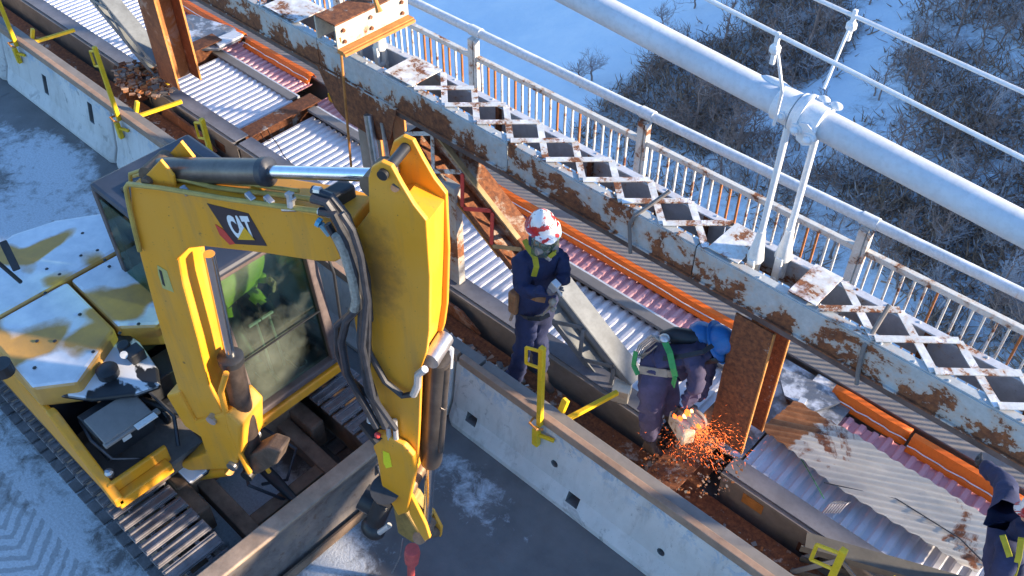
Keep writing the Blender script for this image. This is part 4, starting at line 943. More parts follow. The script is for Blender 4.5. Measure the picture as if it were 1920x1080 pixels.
# --- boom, stick and cylinders in the slewed work plane
P0=V(-4.46,1.84,0); PH=R(20); D=V(math.cos(PH),math.sin(PH),0); N=V(-D.y,D.x,0)
def bp(x,y,h=0.):
    o=P0-N*h; d=ray(x,y); t=((o-CAM).dot(N))/d.dot(N); return CAM+d*t
HB=.125
bo=[(243,350),(300,352),(420,372),(600,402),(655,418),(668,450),(655,478),(628,492),(590,490),(500,476),(385,463),(352,467),(334,486),(342,530),(372,640),(392,720),(415,770),(425,790),(395,805),(366,806),(345,770),(322,690),(292,590),(262,480),(246,400)]
m=MB(); m.prism([bp(x,y,HB) for x,y in bo],N*(2*HB)); boom=m.build('boom',YEL,ex,bev=.012)
# weld plates along the boom underside
m=MB(); 
for a,b in(((334,486),(342,530)),((342,530),(372,640)),((372,640),(392,720))):
    for h in(HB+.004,): m.beam(bp(*a,h),bp(*b,h),.012,.02,N)
m.build('weld_bead',YEL,boom)
def gusset(pts,h,th,name,mat,par,bev=.006): m=MB(); m.prism([bp(x,y,h) for x,y in pts],N*th); return m.build(name,mat,par,bev=bev)
# foot bracket / swing casting
sw=gusset([(310,742),(335,735),(365,790),(425,775),(450,800),(452,850),(440,880),(335,885),(330,872),(385,850),(375,820),(345,800)],.15,.30,'swing_bracket',YEL,ex,.02)
m=MB(); m.tube([bp(433,877,.18),bp(433,877,.18)+N*.35],.04,16); m.build('pin',M_['steel'],sw,smooth=True); m=MB(); m.tube([bp(395,790,.17),bp(395,790,.17)+N*.3],.04,16); m.build('pin',M_['steel'],sw,smooth=True)
m=MB(); m.box(bp(362,868,.08)+V(0,0,-.02),(.30,.26,.05)); m.build('swing_cover',M_['snowblack'],sw,bev=.015)
m=MB(); m.tube([bp(333,890,.05),bp(430,880,.05)],[.075,.05],14); m.build('swing_arm',YEL,sw,smooth=True)
# stick
so_=[(692,398),(690,335),(696,314),(714,303),(734,312),(752,345),(776,385),(799,414),(806,520),(805,620),(800,660),(790,690),(786,800),(782,872),(770,900),(762,940),(742,930),(716,880),(700,840),(706,800),(692,740),(672,650),(655,540),(648,470),(660,440)]
m=MB(); m.prism([bp(x,y,.125) for x,y in so_],N*.028); stick=m.build('stick',m_stain(bp(706,500,.12)),ex,bev=.006)
m=MB(); m.prism([bp(x,y,.125)+N*.222 for x,y in so_],N*.028); m.build('side_plate',YEL,stick,bev=.006)
core=[(694,402),(742,392),(796,424),(797,520),(795,620),(788,670),(780,700),(776,800),(772,866),(760,925),(744,920),(722,878),(708,838),(714,800),(700,740),(680,650),(663,540),(656,476),(668,446)]
m=MB(); m.prism([bp(x,y,.125)+N*.0285 for x,y in core],N*.193); m.build('core_box',YEL,stick)
m=MB(); c1=bp(737,330,.13)-N*.0; m.tube([bp(716,330,.15),bp(716,330,.15)+N*.30],.028,12); m.build('pin',M_['black'],stick,smooth=True)
m=MB(); q=bp(714,330,.0); m.tube([q-N*.10,q+N*.08],.065,18); m.build('rod_eye',M_['mud'],stick,smooth=True)
m=MB(); m.tube([bp(741,352,.13),bp(741,352,.134)],.022,14); m.build('pin_boss',M_['mud'],stick,smooth=True)
# elbow pivot boss
m=MB(); m.tube([bp(645,465,.17),bp(645,465,.17)+N*.3],.05,16); m.build('elbow_pin',M_['steel'],stick,smooth=True)
# lower guard with sticker
g=gusset([(698,812),(722,816),(758,836),(775,856),(779,885),(764,962),(746,968),(722,925),(716,915)],.175,.045,'lower_guard',YEL,stick,.012)
m=MB(); m.prism([bp(x,y,.1765) for x,y in((718,845),(730,850),(735,875),(724,878),(719,868))],-N*.001); m.build('round_sticker',m_plain('bright_yellow_sticker',(.75,.70,.02),.5,0,.05,9,.02),stick)
# stick cylinder on top of the boom
sc=MB(); a=bp(300,318,0);b=bp(500,322,0);c=bp(705,328,0); sc.tube([a,a.lerp(b,.02),b],.072,24); sc=sc.build('stick_cylinder',M_['cyl'],ex,smooth=True)
m=MB(); m.tube([b,c],.036,20); m.build('rod',M_['chrome'],sc,smooth=True)
m=MB(); m.tube([a.lerp(b,.97),a.lerp(b,1.02),a.lerp(b,1.04)],[.080,.080,.06],20); m.build('gland',M_['rubber'],sc,smooth=True)
m=MB(); m.tube([a-N*.09,a+N*.09],.075,18); m.tube([a-N*.13,a+N*.13],.03,12); m.build('pivot_eye',M_['mud'],sc,smooth=True)
gusset([(272,330),(300,300),(325,330),(330,356),(268,352)],.10,.02,'cylinder_bracket',YEL,boom); m=MB(); m.prism([bp(x,y,.10)+N*.18 for x,y in((272,330),(300,300),(325,330),(330,356),(268,352))],N*.02); m.build('cylinder_bracket',YEL,boom)
# boom cylinder in front of the boom
m=MB(); a=bp(478,872,0);b=bp(432,668,0);c=bp(392,476,0); m.tube([a,b],.078,20); bcy=m.build('boom_cylinder',m_plain('greasy_cylinder',(.09,.07,.06),.4,.4,.6,7,.3),ex,smooth=True)
m=MB(); m.tube([b,c],.036,18); m.build('rod',M_['chrome'],bcy,smooth=True)
m=MB(); m.tube([a.lerp(b,.96),b,b.lerp(c,.02)],[.088,.088,.06],18); m.build('gland',M_['black'],bcy,smooth=True); m=MB(); m.tube([a-N*.12,a+N*.12],.05,14); m.build('pivot_eye',M_['black'],bcy,smooth=True)
m=MB(); m.tube([bp(424,700,.12),bp(414,735,.13),bp(430,800,.13),bp(450,850,.13),bp(468,885,.11)],.022,8); m.tube([bp(444,700,-.12),bp(460,790,-.13),bp(480,850,-.10),bp(505,885,-.1)],.018,8); m.build('side_tube',M_['orust'] if 0 else YEL,bcy,smooth=True)
gusset([(465,855),(498,838),(526,848),(518,872),(482,892),(466,884)],.08,.15,'front_bracket',m_plain('dark_greasy_mud',(.09,.065,.05),.7,0,.5,9,.5),ex,.02)
# bucket cylinder and linkage
bk=MB(); a=bp(822,672,0);b=bp(808,866,0);c=bp(800,985,0); bk.tube([a,a.lerp(b,.96),b],[.074,.074,.066],22); bk=bk.build('bucket_cylinder',M_['cyl'],ex,smooth=True)
m=MB(); m.tube([b,c],.032,18); m.build('rod',M_['chrome'],bk,smooth=True)
m=MB(); m.tube([bp(836,690,.02),bp(832,760,.02),bp(826,845,.02)],.022,10); m.tube([bp(832,760,.02),bp(826,762,.02)],.03,8); m.build('side_tube',M_['cyl'],bk,smooth=True)
m=MB(); q=bp(820,655,0); m.tube([q-N*.10,q+N*.10],.055,16); m.build('pivot_eye',M_['steel'],bk,smooth=True)
m=MB(); m.tube([bp(826,640,-.10),bp(845,655,-.12),bp(842,690,-.06)],.022,8); m.build('hose',M_['silver'],bk,smooth=True)
lk=gusset([(755,905),(762,912),(798,985),(806,1010),(796,1015),(785,998),(768,965)],.16,.03,'link_plate',YEL,stick); gusset([(805,955),(812,960),(828,992),(826,1008),(816,1000)],-.10,.03,'link_plate',YEL,stick)
m=MB(); m.tube([bp(786,1008,.14),bp(800,1000,.02),bp(818,994,-.13)],[.05,.042,.05],16); q=bp(800,985,0); m.tube([q-N*.05,q+N*.05],.055,14); m.build('link_pin',M_['mud'],stick,smooth=True); m=MB(); m.tube([bp(760,925,.14),bp(760,925,.14)+N*.27],.05,14); m.build('link_pin',m_plain('brown_greasy_pin',(.22,.15,.09),.5,.4,.5,12,.3),stick,smooth=True)
m=MB(); m.prism([bp(x,y,.12) for x,y in((735,945),(762,962),(790,1005),(775,1020),(745,1000))],N*.22); m.build('quick_hitch',m_plain('dirty_ochre_steel',(.30,.20,.06),.6,.2,.5,8,.3),stick,bev=.015)
m=MB(); m.tube([bp(722,918,.185),bp(722,918,.13)],.10,20); m.ball(bp(700,990,.10),.085,14,sc=(1.2,1,1)); m.tube([bp(722,935,.10),bp(705,975,.10)],.07,12); m.tube([bp(680,930,-.02),bp(715,950,-.02)],.10,14); m.build('hydraulic_motor',M_['black'],stick,smooth=True)
m=MB(); m.tube([bp(712,998,.20),bp(730,985,.18)],.022,10); m.build('bright_fitting',M_['silver'],stick,smooth=True)
m=MB(); m.tube([bp(773,1030,.04),bp(773,1038,.04),bp(772,1052,.04),bp(771,1054,.04),bp(770,1110,.04)],[.055,.062,.055,.030,.030],12); m.build('red_swivel',m_plain('faded_red_steel',(.60,.10,.09),.5,0,.25,14,.1),stick,smooth=True)
m=MB(); m.tube([bp(755,1010,.05),bp(750,1045,.05),bp(735,1075,.05)],.005,5); m.build('wire',M_['steel'],stick)
m=MB(); m.box(bp(700,806,.15),(.16,.10,.05),Matrix.Rotation(R(30),3,'Y')); m.ball(bp(706,817,.18),.022,8); m.build('valve_head',[M_['black']],stick)
m=MB(); m.ball(bp(708,816,.19),.022,8); m.build('red_cap',M_['red'],stick,smooth=True)
m=MB()
for px in(727,740): m.tube([bp(px,788,.16),bp(px+3,822,.16)],.017,8)
m.tube([bp(693,762,.16),bp(692,790,.16),bp(706,795,.16)],.016,8); m.tube([bp(706,790,.17),bp(708,765,.17)],.022,8); m.build('hose_fitting',M_['silver'],stick,smooth=True)
# yellow oil lines over the boom
def line(pts,h,r,mat,par=boom,name='oil_line'):
    P=[bp(x,y,h) for x,y in pts]
    m=MB(); m.tube(P,r,8); return m.build(name,mat,par,smooth=True)
olive=m_plain('dusty_yellow_tube',(.42,.30,.07),.5,0,.25,9,.1)
line([(262,470),(245,400),(236,352),(240,345),(300,352),(420,372),(520,386),(600,396)],HB+.02,.015,olive)
line([(262,344),(300,330),(350,338),(400,351),(470,360),(560,370),(606,376)],.06,.015,olive)
line([(245,340),(244,326),(262,320),(330,327),(372,334),(382,345),(392,341),(470,346),(560,358)],.02,.012,olive)
line([(250,330),(300,318),(370,328),(398,344),(450,346)],-.04,.012,olive)
for px,py in((348,360),(470,372),(505,378),(545,372)): 
    m=MB(); q=bp(px,py,HB-.0); m.box(q+V(0,0,.01),(.06,.035,.03),Matrix.Rotation(R(20),3,'Y')); m.build('tube_clamp',M_['steel'],boom,bev=.006)
m=MB(); q=bp(544,362,HB); m.tube([q,bp(546,388,HB+.02)],.022,8); m.tube([bp(530,392,HB+.02),bp(556,392,HB+.02)],.014,8); m.build('elbow_fitting',M_['steel'],boom,smooth=True)
hoses=[([(585,355),(620,368),(650,405),(672,465),(690,560),(690,620),(688,700),(712,770),(732,800)],.19,.022),
       ([(585,372),(612,380),(640,420),(662,480),(680,560),(676,640),(690,730),(722,800)],.23,.024),
       ([(600,396),(625,402),(650,450),(668,510),(672,575),(650,600),(640,640),(650,700),(690,770),(706,800)],.25,.024),
       ([(614,420),(632,450),(652,495),(664,540),(668,570),(655,590),(632,610),(632,660),(650,705),(700,750)],.20,.020),
       ([(690,560),(684,600),(692,660),(722,715),(755,742),(778,738),(784,718),(784,702),(796,693)],.17,.020),
       ([(600,366),(640,390),(665,440),(688,520),(694,600)],.15,.020),
       ([(640,400),(660,430),(676,480),(688,560),(680,650),(700,745),(742,805)],.27,.018)]
for P,h,r in hoses: line(P,h,r,M_['rubber'],stick,'hydraulic_hose')
line([(630,440),(645,470),(660,520),(668,560),(664,580)],.27,.026,m_plain('worn_grey_sleeve',(.30,.28,.24),.7,0,.4,30,.4),stick,'spiral_sleeve')
line([(775,740),(783,722),(784,702),(797,692)],.175,.023,M_['silver'],stick,'steel_elbow')
for a_,b_ in(((598,396),(622,402)),((588,356),(602,358)),((588,371),(603,374))): line([a_,b_],.19,.021,M_['silver'],stick,'hose_fitting')
line([(594,415),(601,419)],.17,.026,m_plain('light_blue_fitting',(.12,.42,.62),.4,0,.1,9,.05),stick,'hose_fitting'); line([(602,420),(618,440)],.17,.018,m_plain('pale_blue_fitting',(.2,.35,.42),.4,0,.1,9,.05),stick,'hose_fitting')
# grease stain plate behind the hoses, lit casting at boom tip
m=MB(); m.box(bp(635,366,-.02),(.10,.16,.10)); m.build('tip_lamp',M_['black'],boom,bev=.015)
m=MB(); m.prism([bp(x,y,.05) for x,y in((455,363),(470,352),(492,362),(480,373))],N*.04); m.build('tip_bracket',YEL,boom)
# decals: black badge, red edge, lettering
def quad(pts,h,name,mat,par,th=.0015): m=MB(); m.prism([bp(x,y,h) for x,y in pts],-N*th); return m.build(name,mat,par)
bdg=quad([(388,381),(466,400),(501,461),(440,457),(420,430)],HB+.001,'badge',m_plain('black_decal',(.045,.03,.035),.5,0,.15,9,.02),boom)
quad([(403,420),(420,431),(441,457),(431,459),(412,440)],HB+.0028,'badge_stripe',m_plain('red_decal',(.62,.06,.04),.5,0,.1,9,.02),boom)
def letters(txt,quadpx,h,name,mat,par,bold=.03):
    cu=bpy.data.curves.new('txt','FONT'); cu.body=txt; cu.offset=bold; cu.space_character=.92
    o=bpy.data.objects.new('txt',cu); COL.objects.link(o); dg=bpy.context.evaluated_depsgraph_get(); me=bpy.data.meshes.new_from_object(o.evaluated_get(dg)); bpy.data.objects.remove(o)
    vs=[v.co.copy() for v in me.vertices]; x0=min(v.x for v in vs);x1=max(v.x for v in vs);y0=min(v.y for v in vs);y1=max(v.y for v in vs)
    tl,tr,br,bl=quadpx; m=MB(); W=[]
    for v in vs:
        u=(v.x-x0)/(x1-x0); w_=(v.y-y0)/(y1-y0)
        t_=(tl[0]+(tr[0]-tl[0])*u,tl[1]+(tr[1]-tl[1])*u); b_=(bl[0]+(br[0]-bl[0])*u,bl[1]+(br[1]-bl[1])*u)
        W.append(bp(b_[0]+(t_[0]-b_[0])*w_,b_[1]+(t_[1]-b_[1])*w_,h))
    m.add(W,[tuple(p.vertices) for p in me.polygons]); return m.build(name,mat,par)
letters('CAT',((419,403),(464,405),(480,448),(443,449)),HB+.0035,'lettering',m_plain('white_decal',(.78,.80,.80),.5,0,.05,9,.02),boom,.055)
quad([(446,449),(458,426),(478,450)],HB+.0060,'yellow_triangle',m_plain('yellow_decal',(.78,.42,.02),.5,0,.05,9,.02),boom)
st=quad([(295,497),(313,508),(326,548),(305,540),(297,515)],HB+.001,'warning_sticker',m_plain('olive_sticker',(.45,.42,.15),.5,0,.1,9,.02),boom)
quad([(298,505),(303,508),(310,537),(305,533)],HB+.0028,'sticker_print',M_['black'],boom)
# ================================================================== PEOPLE
def skin_body(name,J,edges,mats,parent,matf=None,sub=2,wr=.006,root=0,wf=9.):
    """J: list of (point, radius or (rx,ry)); returns a single continuous mesh"""
    me=bpy.data.meshes.new('b'); me.from_pydata([tuple(p) for p,_ in J],edges,[]); o=bpy.data.objects.new('b',me); COL.objects.link(o)
    o.modifiers.new('s','SKIN'); sv=me.skin_vertices[0].data
    for i,(p,r) in enumerate(J):
        sv[i].radius=(r,r) if not isinstance(r,tuple) else r; sv[i].use_root=(i==root)
    s_=o.modifiers.new('u','SUBSURF'); s_.levels=sub; s_.render_levels=sub
    dg=bpy.context.evaluated_depsgraph_get(); ev=bpy.data.meshes.new_from_object(o.evaluated_get(dg)); bpy.data.objects.remove(o)
    m=MB(); ev.update(); vs=[]
    for v in ev.vertices:
        c=v.co; k=wr*(mnoise.noise(Vector((c.x*wf,c.y*wf,c.z*wf*1.8)))+.5*mnoise.noise(Vector((c.x*wf*2.2,c.y*wf*2.2,c.z*wf*3)))) if wr else 0
        vs.append(c+v.normal*k*2)
    m.add(vs,[tuple(p.vertices) for p in ev.polygons])
    if matf: m.m=[matf(p.center) for p in ev.polygons]
    o=m.build(name,mats,parent,smooth=True); return o
def hand(parent,wrist,dirv,side,curl,mat,name='glove'):
    """palm with five separate fingers; dirv points along the fingers, side towards the thumb"""
    d=V(*dirv).normalized(); s_=V(*side); s_=(s_-d*s_.dot(d)).normalized(); n=d.cross(s_); w_=V(*wrist)
    J=[(w_,.030),(w_+d*.04,(.034,.022)),(w_+d*.085,(.040,.020))]; E=[(0,1),(1,2)]
    for k,(o_,L) in enumerate(((.033,.070),(.012,.080),(-.011,.074),(-.033,.058))):
        b=w_+d*.088+s_*o_; q=d.copy(); i0=len(J); J.append((b,.0115)); E.append((2,i0)); p=b
        for j_ in range(3):
            q=(q*math.cos(curl)+n*math.sin(curl)).normalized(); p=p+q*(L*(.42,.33,.25)[j_]); J.append((p,.0105-.001*j_)); E.append((len(J)-2,len(J)-1)); n2=n
    b=w_+d*.035+s_*.032; i0=len(J); J+=[(b,.014),(b+d*.03+s_*.028+n*.012,.012),(b+d*.058+s_*.032+n*.03,.010)]; E+=[(1,i0),(i0,i0+1),(i0+1,i0+2)]
    return skin_body(name,J,E,[mat],parent,None,1,0,1)
def boot(parent,ankle,fwd,mat,name='boot',sc=1.):
    a=V(*ankle); f=V(*fwd); f.z=0; f.normalize()
    J=[(a+V(0,0,.10),.055),(a+V(0,0,.0),.056),(a+f*-.03+V(0,0,-.055),.045),(a+f*.06+V(0,0,-.05),(.045,.040)),(a+f*.15+V(0,0,-.058),(.044,.030)),(a+f*.19+V(0,0,-.062),(.035,.024))]
    return skin_body(name,J,[(0,1),(1,2),(1,3),(3,4),(4,5)],[mat],parent,None,1,0,1)
def strap(parent,pts,mat,name='harness_strap',w_=.045,th=.012,up=None):
    m=MB()
    for a,b in zip(pts,pts[1:]):
        e=(b-a)*.04; m.beam(a-e,b+e,w_,th,up if up is not None else (a+b)/2-CEN)
    return m.build(name,mat,parent,bev=.003)
def head(parent,c,fwd,up,skinm):
    """head with brow, nose, mouth, ears"""
    f=V(*fwd).normalized(); u=V(*up); u=(u-f*u.dot(f)).normalized(); r=f.cross(u)
    m=MB(); base=[]; n=20; k=14
    vs=[];fs=[]
    for i in range(k+1):
        t=math.pi*i/k
        for j_ in range(n):
            a=2*math.pi*j_/n; x=math.sin(t)*math.cos(a); y=math.sin(t)*math.sin(a); z=math.cos(t)
            fx=.100*x; ry=.076*y; uz=.118*z
            if z<-.1: fx*=1-.25*(-z-.1); ry*=1-.38*(-z-.1)
            if x>.8 and -.35<z<.1: fx+=.020*math.exp(-(y/.16)**2)*math.exp(-((z+.2)/.16)**2)*1.4
            if x>.6: fx-=.010*math.exp(-((abs(y)-.38)/.15)**2)*math.exp(-((z-.08)/.10)**2); fx-=.006*math.exp(-((z+.52)/.05)**2)*math.exp(-(y/.3)**2)
            vs.append(V(*c)+f*fx+r*ry+u*uz)
    for i in range(k):
        for j_ in range(n): fs.append((i*n+j_,(i+1)*n+j_,(i+1)*n+(j_+1)%n,i*n+(j_+1)%n))
    m.add(vs,fs)
    for s_ in(-1,1): m.ball(V(*c)+r*s_*.077-u*.005,.022,8,sc=(1,.6,1.3)); m.ball(V(*c)+f*.083+r*s_*.031+u*.010,.011,8,1)
    return m.build('head',[skinm,M_['black']],parent,smooth=True)
def hardhat(parent,c,fwd,up,mat,brim=True):
    f=V(*fwd).normalized(); u=V(*up); u=(u-f*u.dot(f)).normalized(); r=f.cross(u); c=V(*c); vs=[];fs=[]; n=28; k=9
    for i in range(k+1):
        t=math.pi*.53*i/k
        for j_ in range(n):
            a=2*math.pi*j_/n; rr=math.sin(t)*.89; ridge=.006*math.exp(-(math.sin(a)*rr/.18)**2)
            vs.append(c+f*(.140*rr*math.cos(a))+r*(.118*rr*math.sin(a))+u*(.125*math.cos(t)+.028+ridge))
    for j_ in range(n):
        a=2*math.pi*j_/n; ext=.022+.045*max(0,math.cos(a))**3; vs.append(c+f*((.140+ext)*math.cos(a))+r*((.118+.02)*math.sin(a))+u*(.012-.012*max(0,math.cos(a))))
    for i in range(k+1):
        for j_ in range(n): fs.append((i*n+j_,(i+1)*n+j_,(i+1)*n+(j_+1)%n,i*n+(j_+1)%n))
    m=MB(); m.add(vs,fs); o=m.build('hard_hat',mat,parent,smooth=True); s_=o.modifiers.new('t','SOLIDIFY'); s_.thickness=.004; return o
# ---- worker standing behind the barrier
def W(x,y,Y): return aY(x,y,Y)
pel=W(1003,575,4.36); chest=W(1008,500,4.36); neck=W(1014,467,4.33); hd=W(1018,437,4.27)
shR=W(976,487,4.22); shL=W(1050,484,4.50); elR=W(980,545,4.12); elL=W(1058,520,4.44); haR=W(1030,548,4.15); haL=W(1050,532,4.30)
hipR=W(988,590,4.28); hipL=W(1018,588,4.42); knR=W(984,640,4.24); anR=V(knR.x-.14,4.20,-.06); knL=W(1008,622,4.42); anL=V(knL.x-.02,4.52,.10)
CEN=chest.copy()
p1=thing('person',(pel.x,pel.y,-.16),'standing worker in navy coveralls with a red and white helmet, face shield and yellow harness','person')
J=[(pel,(.165,.125)),(pel.lerp(chest,.5),(.165,.125)),(chest,(.175,.125)),(neck,.07),(W(1016,455,4.30),.06),
   (shR,.088),(elR,.066),(haR.lerp(elR,.15),.047),(shL,.088),(elL,.064),(haL.lerp(elL,.15),.047),
   (hipR,.115),(knR,.085),(anR+V(0,0,.08),.072),(hipL,.115),(knL,.085),(anL+V(0,0,.06),.072)]
E_=[(0,1),(1,2),(2,3),(3,4),(2,5),(5,6),(6,7),(2,8),(8,9),(9,10),(0,11),(11,12),(12,13),(0,14),(14,15),(15,16)]
skin_body('body',J,E_,[M_['navy']],p1,None,2,.014,0,12.)
boot(p1,anR,(.6,-.3,0),M_['boot']); boot(p1,anL,(.8,-.2,0),M_['boot'])
fd=(.84,-.52,.02); ud=(-.05,.05,1)
head(p1,hd,fd,ud,M_['skin']); hardhat(p1,hd+V(-.012,.008,.045),fd,ud,M_['helmet'])
def visor(par,c,fwd,up,mat,r0=.135,z0=.05,z1=-.13,name='face_shield'):
    f=V(*fwd).normalized(); u=V(*up); u=(u-f*u.dot(f)).normalized(); r=f.cross(u); m=MB(); vs=[];fs=[]
    for i in range(2):
        for j_ in range(13):
            a=-1.15+2.3*j_/12; vs.append(V(*c)+f*(r0*math.cos(a)+.01)+r*(r0*.92*math.sin(a))+u*(z0 if i==0 else z1))
    for j_ in range(12): fs.append((j_,j_+1,13+j_+1,13+j_))
    m.add(vs,fs); o=m.build(name,mat,par,smooth=True); s_=o.modifiers.new('t','SOLIDIFY'); s_.thickness=.003; return o
visor(p1,hd,fd,ud,M_['glass'])
f_=V(*fd).normalized(); u_=V(*ud).normalized()
m=MB(); c=hd+f_*.10-u_*.07; m.ball(c,.045,10); sd_=f_.cross(u_).normalized(); m.tube([c-sd_*.04,c-sd_*.09+f_*.01],.036,12); m.tube([c+sd_*.04,c+sd_*.09+f_*.01],.036,12); m.build('respirator',M_['strip'],p1,smooth=True)
m=MB(); m.ball(hd-f_*.04-u_*.10,.105,12,sc=(1,1,.75)); m.build('hood',M_['navy'],p1,smooth=True)
m=MB(); bv=hd-sd_*.11-u_*.02; m.ball(bv,.06,10,sc=(.6,.8,1.3)); m.build('light_blue_liner',m_plain('light_blue_cloth',(.25,.45,.62),.7,0,.1,9,.1),p1,smooth=True)
hand(p1,haR.lerp(elR,.06),(haL-haR)+V(.02,0,-.04),(0,0,1),.5,M_['glove']); hand(p1,haL.lerp(elL,.10),(haR-haL)+V(-.02,-.03,-.10),(0,0,1),.5,M_['glove'])
fn=V(.66,-.60,.25)
def S(pts,mat,Y,**k): return strap(p1,[W(x,y,Y_) for (x,y),Y_ in zip(pts,Y)],mat,up=fn,**k)
S([(984,450),(990,464),(1003,482),(1006,500),(1001,517)],M_['harness'],[4.22,4.19,4.17,4.17,4.17])
S([(1046,462),(1040,474),(1030,482)],M_['harness'],[4.34,4.22,4.19],w_=.035)
S([(968,545),(985,552),(1005,560),(1022,563)],M_['leather'],[4.20,4.17,4.17,4.22],w_=.05)
S([(972,590),(990,597),(1012,598),(1030,590)],M_['black'],[4.20,4.17,4.20,4.28],name='belt',w_=.04)
m=MB(); q=W(1028,483,4.20); m.box(q,(.05,.03,.04)); m.build('buckle',M_['silver'],p1,bev=.006)
m=MB(); q=W(966,560,4.20); m.box(q+V(0,0,-.03),(.09,.10,.24)); m.build('tool_pouch',M_['leather'],p1,bev=.02)
m=MB(); m.tube([W(964,580,4.18),W(957,600,4.17)],.014,8); m.build('tool_handle',M_['wood'],p1)
m=MB(); m.tube([W(1003,594,4.24),W(1018,590,4.22),W(1030,578,4.22),W(1036,562,4.24)],.010,6); m.ball(W(1036,566,4.22),.035,8); m.ball(W(1037,580,4.22),.025,8); m.build('lanyard',M_['tan'],p1,smooth=True)
m=MB(); a=W(1040,536,4.20); m.box(a,(.07,.06,.09),Matrix.Rotation(.4,3,'Y')); m.tube([a,a+V(.05,.03,-.10)],.014,6); m.build('hand_tool',M_['silver'],p1,bev=.008)
# ---- worker bent over, cutting
YW=4.66
pel=W(1228,688,4.60); mid_=W(1248,668,4.66); chest=W(1290,655,4.76); neck=W(1320,648,4.84); hd=W(1338,640,4.88)
CEN=chest.copy()
hipN=W(1225,705,4.50); hipF=W(1240,700,4.70); knN=W(1222,745,4.46); anN=V(W(1222,800,4.50).x,4.50,.20); knF=W(1252,748,4.80); anF=V(knF.x+.02,4.86,.22)
shN=W(1302,672,4.62); elN=W(1308,715,4.58); haN=W(1285,768,4.56); shF=W(1325,655,4.98); elF=W(1330,700,4.98); haF=W(1300,762,4.80)
p2=thing('person',(pel.x,pel.y,.0),'worker bent double in dusty purple-navy coveralls and blue helmet, cutting steel among sparks','person')
J=[(pel,(.185,.17)),(mid_,(.19,.17)),(chest,(.20,.17)),(neck,.085),(neck.lerp(hd,.5),.06),(shN,.09),(elN,.068),(haN.lerp(elN,.12),.050),(shF,.09),(elF,.068),(haF.lerp(elF,.12),.050),
   (hipN,.145),(knN,.112),(anN+V(0,0,.07),.088),(hipF,.14),(knF,.11),(anF+V(0,0,.07),.086)]
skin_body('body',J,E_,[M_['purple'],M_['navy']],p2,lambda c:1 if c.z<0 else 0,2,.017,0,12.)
boot(p2,anN+V(0,0,-.02),(.9,.2,0),M_['boot']); boot(p2,anF+V(0,0,-.02),(.9,.2,0),M_['boot'])
fd=(.62,-.15,-.77); ud=(.70,.20,.68)
head(p2,hd,fd,ud,M_['skin']); hardhat(p2,hd+V(.02,0,.03),fd,ud,M_['blue'],); visor(p2,hd+V(.02,0,-.02),fd,ud,M_['black'],.14,.04,-.12,'dark_visor')
m=MB(); m.ball(hd+V(-.10,-.02,.03),.11,12,sc=(1.1,1,.8)); m.build('blue_hood',M_['blue'],p2,smooth=True)
hand(p2,haN.lerp(elN,.06),(.25,.15,-1),(1,0,0),.55,M_['glove']); hand(p2,haF.lerp(elF,.06),(.1,-.3,-1),(1,0,0),.55,M_['glove'])
up_=V(-.1,-.5,.9)
strap(p2,[W(1247,642,4.56),W(1256,662,4.50),W(1262,690,4.47),W(1266,705,4.48),W(1262,722,4.50)],M_['harnessg'],up=up_,w_=.05)
strap(p2,[W(1192,660,4.50),W(1188,685,4.46),W(1196,702,4.44)],M_['harnessg'],up=up_,w_=.04)
strap(p2,[W(1200,693,4.42),W(1225,697,4.44),W(1250,700,4.47),W(1268,702,4.52)],M_['tan'],up=V(0,-1,.1),w_=.075)
strap(p2,[W(1245,672,4.50),W(1280,668,4.54),W(1318,660,4.62),W(1336,648,4.70)],M_['black'],up=up_,w_=.04)
m=MB(); a=W(1240,632,4.66); b=W(1325,640,4.84); m.tube([a,a.lerp(b,.3)+V(0,0,.03),a.lerp(b,.7)+V(0,0,.02),b],[.05,.075,.075,.06],12); m.build('back_pack',M_['black'],p2,smooth=True)
m=MB()
for k in range(5):
    pts=[W(1245+3*k,634+2*k,4.60),W(1222+2*k,628+k*3,4.58),W(1198+k*3,648+k*2,4.55),W(1190+4*k,668-k,4.53),W(1206+k*3,672-k*3,4.52),W(1232,648,4.55)]
    m.tube(pts,.007,5)
m.build('looped_lanyard',M_['steel'],p2,smooth=True)
m=MB(); q=W(1246,634,4.58); m.ball(q,.045,10,sc=(1,1,.6)); m.tube([W(1215,633,4.58),W(1228,630,4.58),W(1238,640,4.56)],.012,6); m.build('karabiner',M_['silver'],p2,smooth=True)
# cutting machine
t=thing('cutoff_saw',W(1290,795,4.52),'small cutting machine held down by the bent worker, throwing sparks','power tool')
m=MB(); q=W(1278,800,4.52); m.box(q,(.26,.12,.16),Matrix.Rotation(-.5,3,'Z')); m.box(q+V(.02,0,.10),(.14,.10,.06)); m.build('motor_housing',M_['cream'],t,bev=.02)
m=MB(); q2=W(1305,785,4.52); m.tube([q2+V(0,-.012,0),q2+V(0,.012,0)],.10,24); m.build('guard',M_['grime'],t,smooth=True)
m=MB(); m.tube([q2+V(0,-.018,-.01),q2+V(0,-.014,-.01)],.085,24); m.build('blade',M_['steel'],t)
m=MB(); m.tube([q+V(-.10,0,.05),q+V(-.06,0,.20),q+V(.08,0,.20),q+V(.12,0,.05)],.016,8); m.build('handle',M_['black'],t,smooth=True)
